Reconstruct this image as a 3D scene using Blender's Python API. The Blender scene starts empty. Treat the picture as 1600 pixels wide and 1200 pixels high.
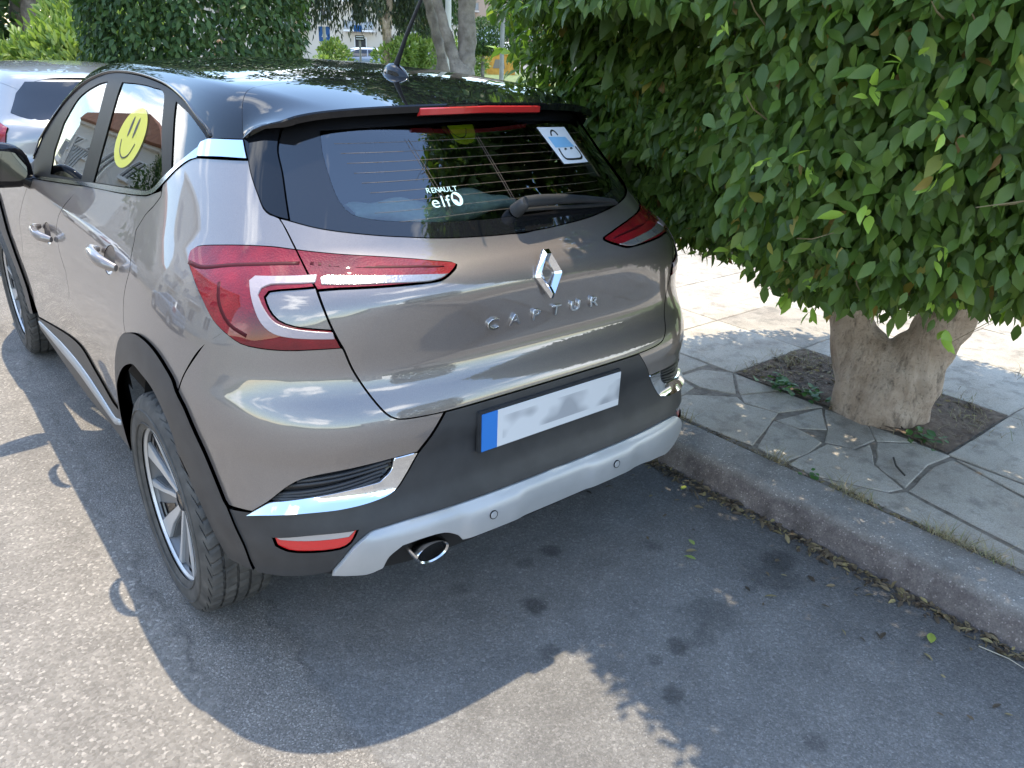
import bpy, bmesh, math, random
import numpy as np
from mathutils import Vector, Matrix, Euler
from mathutils.geometry import delaunay_2d_cdt
R = math.radians
rng = np.random.default_rng(7)
random.seed(7)
sc = bpy.context.scene
COL = sc.collection
# ------------------------------------------------------------------ camera, sky, sun, exposure
cd = bpy.data.cameras.new('camera'); cam = bpy.data.objects.new('camera', cd); COL.objects.link(cam)
cam.location = (-1.35461865, -2.1625616, 1.62777741)
cam.rotation_euler = (1.16299783, -0.0320564729, -0.680501689)
cd.sensor_width = 36.0; cd.lens = 36.0*1203.86/1600.0
cd.clip_start = 0.05; cd.clip_end = 2000
sc.camera = cam
SUN = Vector((.15, .22, 1.0)).normalized()
SUN_EL = math.asin(SUN.z); SUN_AZ = math.atan2(SUN.x, SUN.y)
world = bpy.data.worlds.new('World'); sc.world = world; world.use_nodes = True
wt = world.node_tree; wt.nodes.clear()
def wn(t): return wt.nodes.new(t)
wo = wn('ShaderNodeOutputWorld'); bg = wn('ShaderNodeBackground'); sky = wn('ShaderNodeTexSky')
sky.sky_type = 'NISHITA'; sky.sun_disc = False; sky.sun_elevation = SUN_EL; sky.sun_rotation = SUN_AZ
sky.air_density = 1.25; sky.dust_density = .15; sky.ozone_density = 2.2
tc = wn('ShaderNodeTexCoord'); mp = wn('ShaderNodeMapping'); mp.inputs['Scale'].default_value = (1.0, 1.0, 2.3)
nz = wn('ShaderNodeTexNoise'); nz.inputs['Scale'].default_value = 1.9; nz.inputs['Detail'].default_value = 8; nz.inputs['Roughness'].default_value = .56
cr = wn('ShaderNodeValToRGB'); cr.color_ramp.elements[0].position = .555; cr.color_ramp.elements[1].position = .65
mx = wn('ShaderNodeMixRGB'); mx.inputs[2].default_value = (10.5, 10.7, 11.0, 1)
bg.inputs['Strength'].default_value = .15
wt.links.new(tc.outputs['Generated'], mp.inputs['Vector']); wt.links.new(mp.outputs['Vector'], nz.inputs['Vector'])
wt.links.new(nz.outputs['Fac'], cr.inputs['Fac']); wt.links.new(cr.outputs['Color'], mx.inputs['Fac'])
wt.links.new(sky.outputs['Color'], mx.inputs[1]); wt.links.new(mx.outputs['Color'], bg.inputs['Color'])
wt.links.new(bg.outputs['Background'], wo.inputs['Surface'])
sl = bpy.data.lights.new('sun', 'SUN'); so = bpy.data.objects.new('sun', sl); COL.objects.link(so)
sl.energy = 2.0; sl.angle = R(.53); sl.color = (1.0, .885, .69)
so.rotation_euler = (-SUN).to_track_quat('-Z', 'Y').to_euler(); so.location = (5, 5, 20)
vs = sc.view_settings; vs.view_transform = 'Standard'; vs.look = 'None'; vs.gamma = 1; vs.exposure = 1.74
try: vs.use_curve_mapping = False
except Exception: pass
# ------------------------------------------------------------------ materials
def mat(name, color=(.5,.5,.5), rough=.5, metal=0., coat=0., coatr=.03, spec=.5, build=None, alpha=None, emit=None, trans=0.):
    m = bpy.data.materials.new(name); m.use_nodes = True
    nt = m.node_tree; p = nt.nodes['Principled BSDF']
    p.inputs['Base Color'].default_value = (*color, 1); p.inputs['Roughness'].default_value = rough
    p.inputs['Metallic'].default_value = metal; p.inputs['Coat Weight'].default_value = coat
    p.inputs['Coat Roughness'].default_value = coatr; p.inputs['Specular IOR Level'].default_value = spec
    p.inputs['Transmission Weight'].default_value = trans
    if build: build(nt, p)
    return m
def N(nt, t, **kw):
    n = nt.nodes.new(t)
    for k, v in kw.items(): setattr(n, k, v)
    return n
def setin(n, **kw):
    for k, v in kw.items(): n.inputs[k.replace('_', ' ')].default_value = v
    return n
def coords(nt, kind='Object', scale=None):
    c = N(nt, 'ShaderNodeTexCoord')
    if scale is None: return c.outputs[kind]
    m = N(nt, 'ShaderNodeMapping'); m.inputs['Scale'].default_value = scale
    nt.links.new(c.outputs[kind], m.inputs['Vector']); return m.outputs['Vector']
def noise(nt, vec, scale, detail=4, rough=.55):
    n = N(nt, 'ShaderNodeTexNoise'); setin(n, Scale=scale, Detail=detail, Roughness=rough)
    nt.links.new(vec, n.inputs['Vector']); return n.outputs['Fac']
def ramp(nt, fac, stops):
    r = N(nt, 'ShaderNodeValToRGB'); e = r.color_ramp.elements
    while len(e) < len(stops): e.new(.5)
    for i, (p, c) in enumerate(stops):
        e[i].position = p; e[i].color = (c, c, c, 1) if np.isscalar(c) else (*c, 1)
    nt.links.new(fac, r.inputs['Fac']); return r.outputs['Color']
def mixc(nt, fac, a, b, mode='MIX'):
    m = N(nt, 'ShaderNodeMixRGB', blend_type=mode)
    for s, v in ((0, fac), (1, a), (2, b)):
        if hasattr(v, 'is_linked'): nt.links.new(v, m.inputs[s])
        else: m.inputs[s].default_value = v if s == 0 else ((*v, 1) if len(v) == 3 else v)
    return m.outputs['Color']
def math_(nt, op, a, b=None):
    m = N(nt, 'ShaderNodeMath', operation=op)
    for s, v in ((0, a), (1, b)):
        if v is None: continue
        if hasattr(v, 'is_linked'): nt.links.new(v, m.inputs[s])
        else: m.inputs[s].default_value = v
    return m.outputs[0]
def bump(nt, p, h, strength=.3, dist=.01):
    b = N(nt, 'ShaderNodeBump'); setin(b, Strength=strength, Distance=dist)
    nt.links.new(h, b.inputs['Height']); nt.links.new(b.outputs['Normal'], p.inputs['Normal'])
def colored(c1, c2, scale, rough=.6, bs=0., bd=.01, c3=None, **kw):
    """two or three tone noise colour with relief"""
    def b(nt, p):
        v = coords(nt); f = noise(nt, v, scale)
        st = [(.35, c1), (.65, c2)] if c3 is None else [(.3, c1), (.52, c2), (.72, c3)]
        nt.links.new(ramp(nt, f, st), p.inputs['Base Color'])
        if bs: bump(nt, p, noise(nt, v, scale*3, 6, .65), bs, bd)
    return lambda name: mat(name, rough=rough, build=b, **kw)
M = {}
def paint_b(nt, p):
    v = coords(nt); f = noise(nt, v, 900, 1)
    nt.links.new(ramp(nt, f, [(.3, (.152,.131,.119)), (.7, (.220,.191,.176))]), p.inputs['Base Color'])
M['paint'] = mat('metallic_paint', rough=.42, metal=.42, coat=1., coatr=.008, build=paint_b)
M['paint'].node_tree.nodes['Principled BSDF'].inputs['Coat IOR'].default_value = 1.95
M['roof'] = mat('black_roof_paint', (.006,.0065,.008), .012, 0, 0., .012, spec=.45)
M['gloss'] = mat('gloss_black', (.008,.008,.009), .03, 0, 0., .02)
def plast_b(nt, p):
    v = coords(nt); f = noise(nt, v, 14, 5)
    nt.links.new(ramp(nt, f, [(.3, (.026,.027,.029)), (.7, (.040,.041,.043))]), p.inputs['Base Color'])
    bump(nt, p, noise(nt, v, 1400, 2), .12, .001)
M['frame'] = mat('satin_black_frame', (.007,.007,.008), .45, spec=.10)
M['plastic'] = mat('grained_black_plastic', rough=.42, build=plast_b, spec=.45)
def skid_b(nt, p):
    v = coords(nt); f = noise(nt, v, 6, 5)
    nt.links.new(ramp(nt, f, [(.3, (.36,.37,.375)), (.7, (.44,.445,.45))]), p.inputs['Base Color'])
M['skid'] = mat('silver_plastic', rough=.38, metal=.35, build=skid_b)
M['chrome'] = mat('chrome', (.82,.84,.86), .045, 1.)
M['satin'] = mat('satin_chrome', (.62,.63,.65), .14, 1.)
M['dark'] = mat('dark_inside', (.008,.008,.009), .8)
def lampb(nt, p):
    v = coords(nt, 'Object', (1, 1, 1)); vo = N(nt, 'ShaderNodeTexVoronoi'); setin(vo, Scale=190.)
    nt.links.new(v, vo.inputs['Vector'])
    f = noise(nt, v, 9, 3)
    nt.links.new(ramp(nt, f, [(.35, (.12,.003,.008)), (.65, (.25,.006,.013))]), p.inputs['Base Color'])
    bump(nt, p, vo.outputs['Distance'], .25, .004)
M['lamp'] = mat('red_lens', rough=.5, spec=.1, coat=1., coatr=.012, build=lampb)
M['lampdark'] = mat('dark_red_lens', (.07,.003,.006), .15, coat=1., coatr=.01)
M['lamprib'] = mat('deep_red_rib', (.055,.002,.005), .5, spec=.2)
def ledb(nt, p):
    v = coords(nt); bump(nt, p, noise(nt, v, 160., 2), .25, .003)
M['led'] = mat('lamp_light_guide', (.36,.30,.31), .35, .1, .25, .05, build=ledb)
M['clear'] = mat('clear_lens', (.34,.32,.32), .16, .6, 1., .01, build=ledb)
M['reflector'] = mat('red_reflector', (.55,.012,.014), .2, coat=1., coatr=.01, build=lambda nt, p: bump(nt, p, N(nt,'ShaderNodeTexVoronoi').outputs['Distance'], .1))
M['refclear'] = mat('clear_reflector', (.38,.36,.35), .12, .3, coat=1.)
def glassmat(name, tint, ior=1.5, dirt=0.):
    m = bpy.data.materials.new(name); m.use_nodes = True; nt = m.node_tree; nt.nodes.clear()
    o = N(nt, 'ShaderNodeOutputMaterial'); t = N(nt, 'ShaderNodeBsdfTransparent'); g = N(nt, 'ShaderNodeBsdfGlossy'); f = N(nt, 'ShaderNodeFresnel'); x = N(nt, 'ShaderNodeMixShader')
    t.inputs['Color'].default_value = (*tint, 1); g.inputs['Roughness'].default_value = .004; g.inputs['Color'].default_value = (1,1,1,1); f.inputs['IOR'].default_value = ior
    nt.links.new(f.outputs[0], x.inputs[0]); nt.links.new(t.outputs[0], x.inputs[1]); nt.links.new(g.outputs[0], x.inputs[2]); nt.links.new(x.outputs[0], o.inputs['Surface'])
    return m
M['glass'] = glassmat('tinted_glass', (.34,.38,.37), 1.7)
M['glassc'] = glassmat('light_tinted_glass', (.85,.88,.87), 1.5)
M['glassr'] = glassmat('dark_tinted_glass', (.58,.63,.61), 2.1)
M['glassl'] = glassmat('window_pane', (.25,.28,.28), 1.8)
M['frit'] = mat('black_glass_border', (.010,.010,.011), .03, spec=.75, coat=.3)
def rub_b(nt, p):
    v = coords(nt); f = noise(nt, v, 20, 5)
    nt.links.new(ramp(nt, f, [(.35, (.042,.040,.037)), (.6, (.075,.070,.063)), (.78, (.12,.11,.097))]), p.inputs['Base Color'])
M['rubber'] = mat('tyre_rubber', rough=.75, build=rub_b)
M['alloy'] = mat('machined_alloy', (.55,.545,.54), .36, .5)
M['alloyd'] = mat('grey_alloy', (.17,.17,.172), .40, .35)
M['steel'] = mat('brake_steel', (.22,.19,.17), .45, .8)
M['seat'] = mat('seat_fabric', (.030,.030,.033), .9)
M['cloth'] = mat('pale_green_cloth', (.42,.60,.52), .9)
M['yellow'] = mat('yellow_print', (.62,.66,.02), .6)
M['ink'] = mat('black_print', (.012,.012,.012), .6)
M['white'] = mat('white_paper', (.80,.82,.84), .6)
M['bluep'] = mat('blue_print', (.25,.52,.78), .6)
M['mint'] = mat('pale_mint_print', (.62,.86,.80), .5)
M['sheet'] = glassmat('grey_mesh_sheet', (.30,.32,.31), 1.1)
def yel_t(nt, p): pass
def halfclear(name, c, a):
    m = bpy.data.materials.new(name); m.use_nodes = True; nt = m.node_tree; p = nt.nodes['Principled BSDF']
    p.inputs['Base Color'].default_value = (*c, 1); p.inputs['Roughness'].default_value = .6; p.inputs['Alpha'].default_value = a; return m
def transl(name, c):
    m = bpy.data.materials.new(name); m.use_nodes = True; nt = m.node_tree; p = nt.nodes['Principled BSDF']; o = nt.nodes['Material Output']
    p.inputs['Base Color'].default_value = (*c, 1); p.inputs['Roughness'].default_value = .8
    t = N(nt, 'ShaderNodeBsdfTranslucent'); t.inputs['Color'].default_value = (*c, 1); x = N(nt, 'ShaderNodeMixShader'); x.inputs[0].default_value = .85
    nt.links.new(p.outputs[0], x.inputs[1]); nt.links.new(t.outputs[0], x.inputs[2]); nt.links.new(x.outputs[0], o.inputs['Surface']); return m
M['yellow'] = transl('yellow_shade_cloth', (.90,.93,.03))
M['yellowt'] = halfclear('yellow_mesh_print', (.66,.66,.10), .60)
# ------------------------------------------------------------------ object helpers
def link(name, me, m=None, parent=None, smooth=True):
    o = bpy.data.objects.new(name, me); COL.objects.link(o)
    if m is not None:
        for mm in (m if isinstance(m, (list, tuple)) else [m]): me.materials.append(mm)
    if smooth and len(me.polygons): me.polygons.foreach_set('use_smooth', np.ones(len(me.polygons), bool))
    if parent is not None: o.parent = parent
    return o
def mesh(name, V, Fc, m=None, parent=None, smooth=True):
    me = bpy.data.meshes.new(name)
    me.from_pydata([tuple(map(float, v)) for v in V], [], [tuple(map(int, f)) for f in Fc]); me.update()
    return link(name, me, m, parent, smooth)
def fastmesh(name, V, tris=None, quads=None, m=None, parent=None, smooth=True):
    me = bpy.data.meshes.new(name); V = np.asarray(V, np.float32)
    me.vertices.add(len(V)); me.vertices.foreach_set('co', V.ravel())
    li = []; ls = []
    if quads is not None and len(quads): li.append(np.asarray(quads, np.int32).ravel()); ls.append(np.full(len(quads), 4, np.int32))
    if tris is not None and len(tris): li.append(np.asarray(tris, np.int32).ravel()); ls.append(np.full(len(tris), 3, np.int32))
    li = np.concatenate(li); ls = np.concatenate(ls); st = np.concatenate([[0], np.cumsum(ls)[:-1]]).astype(np.int32)
    me.loops.add(len(li)); me.loops.foreach_set('vertex_index', li)
    me.polygons.add(len(ls)); me.polygons.foreach_set('loop_start', st)
    me.update(calc_edges=True); me.validate()
    return link(name, me, m, parent, smooth)
def thing(name, label, cat, loc=(0,0,0), rz=0, group=None):
    o = bpy.data.objects.new(name, None); COL.objects.link(o); o.location = loc; o.rotation_euler = (0,0,rz)
    o.empty_display_size = .2; return tag(o, label, cat, group)
def tag(o, label, cat, group=None):
    o['label'] = label; o['category'] = cat
    if group: o['group'] = group
    return o
def struct(o): o['kind'] = 'structure'; return o
def stuff(o): o['kind'] = 'stuff'; return o
class G:
    """collects boxes, tubes, prisms"""
    def __init__(s): s.v = []; s.f = []
    def add(s, V, F):
        b = len(s.v); s.v += [tuple(v) for v in V]; s.f += [tuple(i+b for i in f) for f in F]
    def box(s, c, d, rz=0., tilt=None):
        c = Vector(c); mtx = Matrix.Rotation(rz, 3, 'Z')
        if tilt is not None: mtx = mtx @ tilt
        V = [c + mtx @ Vector((d[0]/2*i, d[1]/2*j, d[2]/2*k)) for i in (-1,1) for j in (-1,1) for k in (-1,1)]
        s.add(V, [(0,1,3,2),(4,6,7,5),(0,4,5,1),(2,3,7,6),(0,2,6,4),(1,5,7,3)])
    def tube(s, pts, rad, n=8, caps=True):
        pts = [Vector(p) for p in pts]; rad = rad if hasattr(rad, '__len__') else [rad]*len(pts)
        V = []; F = []; up = None
        for i, p in enumerate(pts):
            t = (pts[min(i+1, len(pts)-1)] - pts[max(i-1, 0)]).normalized()
            if up is None: up = t.orthogonal().normalized()
            up = (up - t*up.dot(t)).normalized(); w = t.cross(up)
            for k in range(n):
                a = 2*math.pi*k/n; V.append(p + (up*math.cos(a) + w*math.sin(a))*rad[i])
        for i in range(len(pts)-1):
            for k in range(n): F.append((i*n+k, i*n+(k+1)%n, (i+1)*n+(k+1)%n, (i+1)*n+k))
        if caps: F.append(tuple(range(n))[::-1]); F.append(tuple((len(pts)-1)*n+k for k in range(n)))
        s.add(V, F)
    def prism(s, poly, fn, t0, t1):
        """poly in 2-D, fn(u, v, t) -> 3-D point; extruded from t0 to t1"""
        n = len(poly)
        V = [fn(u, v, t0) for u, v in poly] + [fn(u, v, t1) for u, v in poly]
        F = [tuple(range(n))[::-1], tuple(range(n, 2*n))] + [(i, (i+1)%n, n+(i+1)%n, n+i) for i in range(n)]
        s.add(V, F)
    def lathe(s, prof, axis_o, axis_d, n=32, a0=0., a1=2*math.pi):
        """prof = (radius, distance along the axis)"""
        d = Vector(axis_d).normalized(); u = d.orthogonal().normalized(); w = d.cross(u); o = Vector(axis_o); full = abs(a1-a0-2*math.pi) < 1e-6
        m = n if full else n+1; V = []; F = []
        for k in range(m):
            a = a0+(a1-a0)*k/n; e = u*math.cos(a)+w*math.sin(a)
            for r, t in prof: V.append(o + d*t + e*r)
        L = len(prof)
        for k in range(n):
            for i in range(L-1):
                a, b = k*L+i, ((k+1)%m)*L+i; F.append((a, b, b+1, a+1))
        s.add(V, F)
    def build(s, name, m=None, parent=None, smooth=False, bevel=0.):
        o = mesh(name, s.v, s.f, m, parent, smooth)
        bm = bmesh.new(); bm.from_mesh(o.data)
        bmesh.ops.recalc_face_normals(bm, faces=bm.faces)
        if bevel: bmesh.ops.bevel(bm, geom=[e for e in bm.edges if e.calc_face_angle(0) > .5], offset=bevel, segments=2, affect='EDGES', clamp_overlap=True)
        bm.to_mesh(o.data); bm.free()
        if smooth:
            o.data.polygons.foreach_set('use_smooth', np.ones(len(o.data.polygons), bool))
            try: o.data.set_sharp_from_angle(angle=R(38))
            except Exception: pass
        o.data.update(); return o
# ------------------------------------------------------------------ car body surface: outline by height (plan) cut by the roof line
def pchip(xs,ys):
    xs=np.array(xs,float);ys=np.array(ys,float);h=np.diff(xs);d=np.diff(ys)/h
    m=np.zeros_like(ys)
    for i in range(1,len(xs)-1):
        if d[i-1]*d[i]>0:
            w1=2*h[i]+h[i-1];w2=h[i]+2*h[i-1];m[i]=(w1+w2)/(w1/d[i-1]+w2/d[i])
    m[0]=d[0];m[-1]=d[-1]
    def f(x):
        x=np.asarray(x,float);xc=np.clip(x,xs[0],xs[-1]);i=np.clip(np.searchsorted(xs,xc)-1,0,len(h)-1)
        t=(xc-xs[i])/h[i];t2=t*t;t3=t2*t
        v=(2*t3-3*t2+1)*ys[i]+(t3-2*t2+t)*h[i]*m[i]+(-2*t3+3*t2)*ys[i+1]+(t3-t2)*h[i]*m[i+1]
        return v+np.where(x<xs[0],(x-xs[0])*m[0],0)+np.where(x>xs[-1],(x-xs[-1])*m[-1],0)
    return f
def table(f,lo,hi,n,s):
    """smoothed lookup"""
    g=np.linspace(lo,hi,n);v=f(g);k=int(s/(hi-lo)*n)
    for _ in range(3):
        kk=np.ones(2*k+1)/(2*k+1);e=np.concatenate([v[0]-(v[1]-v[0])*np.arange(k,0,-1),v,v[-1]+(v[-1]-v[-2])*np.arange(1,k+1)]);v=np.convolve(e,kk,'valid')
    return lambda x:np.interp(x,g,v)
W0=table(pchip([.10,.20,.30,.42,.60,.80,.95,1.05,1.12,1.20,1.30,1.40,1.48,1.54,1.60],
               [.83,.855,.868,.877,.878,.877,.866,.842,.806,.765,.715,.660,.612,.575,.53]),.05,1.65,801,.012)
YR=table(pchip([.10,.25,.33,.41,.46,.52,.60,.68,.74,.78,.82,.87,.92,1.0,1.07,1.105,1.125,1.145,1.17,1.2,1.45,1.56,1.65],
               [-.60,-.665,-.715,-.740,-.745,-.735,-.712,-.705,-.715,-.712,-.70,-.672,-.662,-.668,-.672,-.66,-.635,-.595,-.563,-.540,-.350,-.265,-.2]),.05,1.7,801,.010)
YF=table(pchip([.10,.25,.5,.75,.9,1.0,1.2,1.6],[3.3,3.42,3.50,3.49,3.42,3.3,3.0,2.9]),.05,1.65,401,.02)
RC=table(pchip([-1.,-.5,-.36,-.2,0,.11,.3,.6,.9,1.3,1.50,1.65,1.82,2.0,2.38,2.62,2.72,3.0,3.3,3.5,3.8],
               [1.36,1.478,1.500,1.520,1.542,1.552,1.563,1.573,1.576,1.566,1.530,1.455,1.358,1.265,1.10,1.06,1.05,1.01,.93,.84,.7]),-1.1,3.9,1000,.05)
NN=table(pchip([.1,.3,.5,.9,1.05,1.2,1.4,1.7],[3.6,4.0,4.4,4.2,4.0,3.5,3.0,3.0]),.05,1.7,400,.03)
def smax(a,b,k):
    h=np.clip(.5+.5*(a-b)/k,0,1);return a*h+b*(1-h)+k*h*(1-h)
def Fs(p):
    p=np.asarray(p,float);x=np.abs(p[...,0]);y=p[...,1];z=p[...,2]
    w=W0(z)
    hb=np.exp(-((y+.15)/.50)**2)*np.exp(-((z-.74)/.24)**2)*.022
    hf=np.exp(-((y-2.64)/.42)**2)*np.exp(-((z-.68)/.2)**2)*.02
    sc=-.010*np.exp(-((z-.50)/.13)**2)*(1/(1+np.exp(-(y-.55)/.08)))*(1/(1+np.exp((y-2.15)/.08)))
    # front narrowing of cabin
    fr=-.05*np.clip((y-1.2)/1.4,0,1)**1.6*np.clip((z-.75)/.4,0,1)
    w=w+hb+hf+sc+fr
    yr=YR(z);yf=YF(z)
    yc=.35;b=np.where(y<yc,(yc-y)/(yc-yr),0)
    yg=2.6;b2=np.where(y>yg,(y-yg)/(yf-yg),0)
    a=x/w;NW=NN(z)
    g=(a**NW+b**NW+b2**2.6)
    g=np.maximum(g,1e-9)**(1/NW)
    fb=(g-1)*.8
    rc=RC(y)-.030*(x/.6)**2.4*np.clip(1.3-.0*y,0,2)
    fr_=(z-rc)*.9
    return smax(fb,fr_,.07)
def grad(p,h=2e-4):
    g=np.stack([Fs(p+np.eye(3)[i]*h)-Fs(p-np.eye(3)[i]*h) for i in range(3)],-1)
    return g/np.linalg.norm(g,axis=-1,keepdims=True)

XQ, ZC = .35, 1.05
def rays(kind, u, v):
    """origin and outward direction for a point (u, v) of a panel"""
    u = np.asarray(u, float); v = np.asarray(v, float); z0 = np.zeros_like(u)
    if kind == 'wrap':
        sg = np.where(u < 0, -1., 1.); a = np.abs(u)
        th = np.clip((a-XQ)/.7, 0, 1)*np.pi/2
        ox = np.where(a < XQ, a, XQ); oy = np.where(a > XQ+.7, a-XQ-.7, 0.)
        dx = np.where(a < XQ, 0., np.sin(th)); dy = np.where(a > XQ+.7, 0., -np.cos(th))
        return np.stack([sg*ox, oy, v], -1), np.stack([sg*dx, dy, z0], -1)
    if kind == 'top':      # u along the car, v turns about its length (scaled degrees)
        an = np.radians(v*100.)
        return np.stack([z0, u, z0+ZC], -1), np.stack([np.sin(an), z0, np.cos(an)], -1)
    if kind == 'up': return np.stack([u, v, z0+.5], -1), np.stack([z0, z0, z0+1], -1)
    if kind == 'front': return np.stack([u, z0+2.75, v], -1), np.stack([z0, z0+1, z0], -1)
def onbody(kind, u, v, off=0.):
    o, d = rays(kind, u, v); lo = np.zeros(len(o)); hi = lo+1.3
    for _ in range(34):
        m = (lo+hi)/2; f = Fs(o+d*m[:, None]); lo = np.where(f > 0, lo, m); hi = np.where(f > 0, m, hi)
    P = o+d*hi[:, None]; n = grad(P)
    return P+n*np.asarray(off).reshape(-1, 1), n
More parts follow.
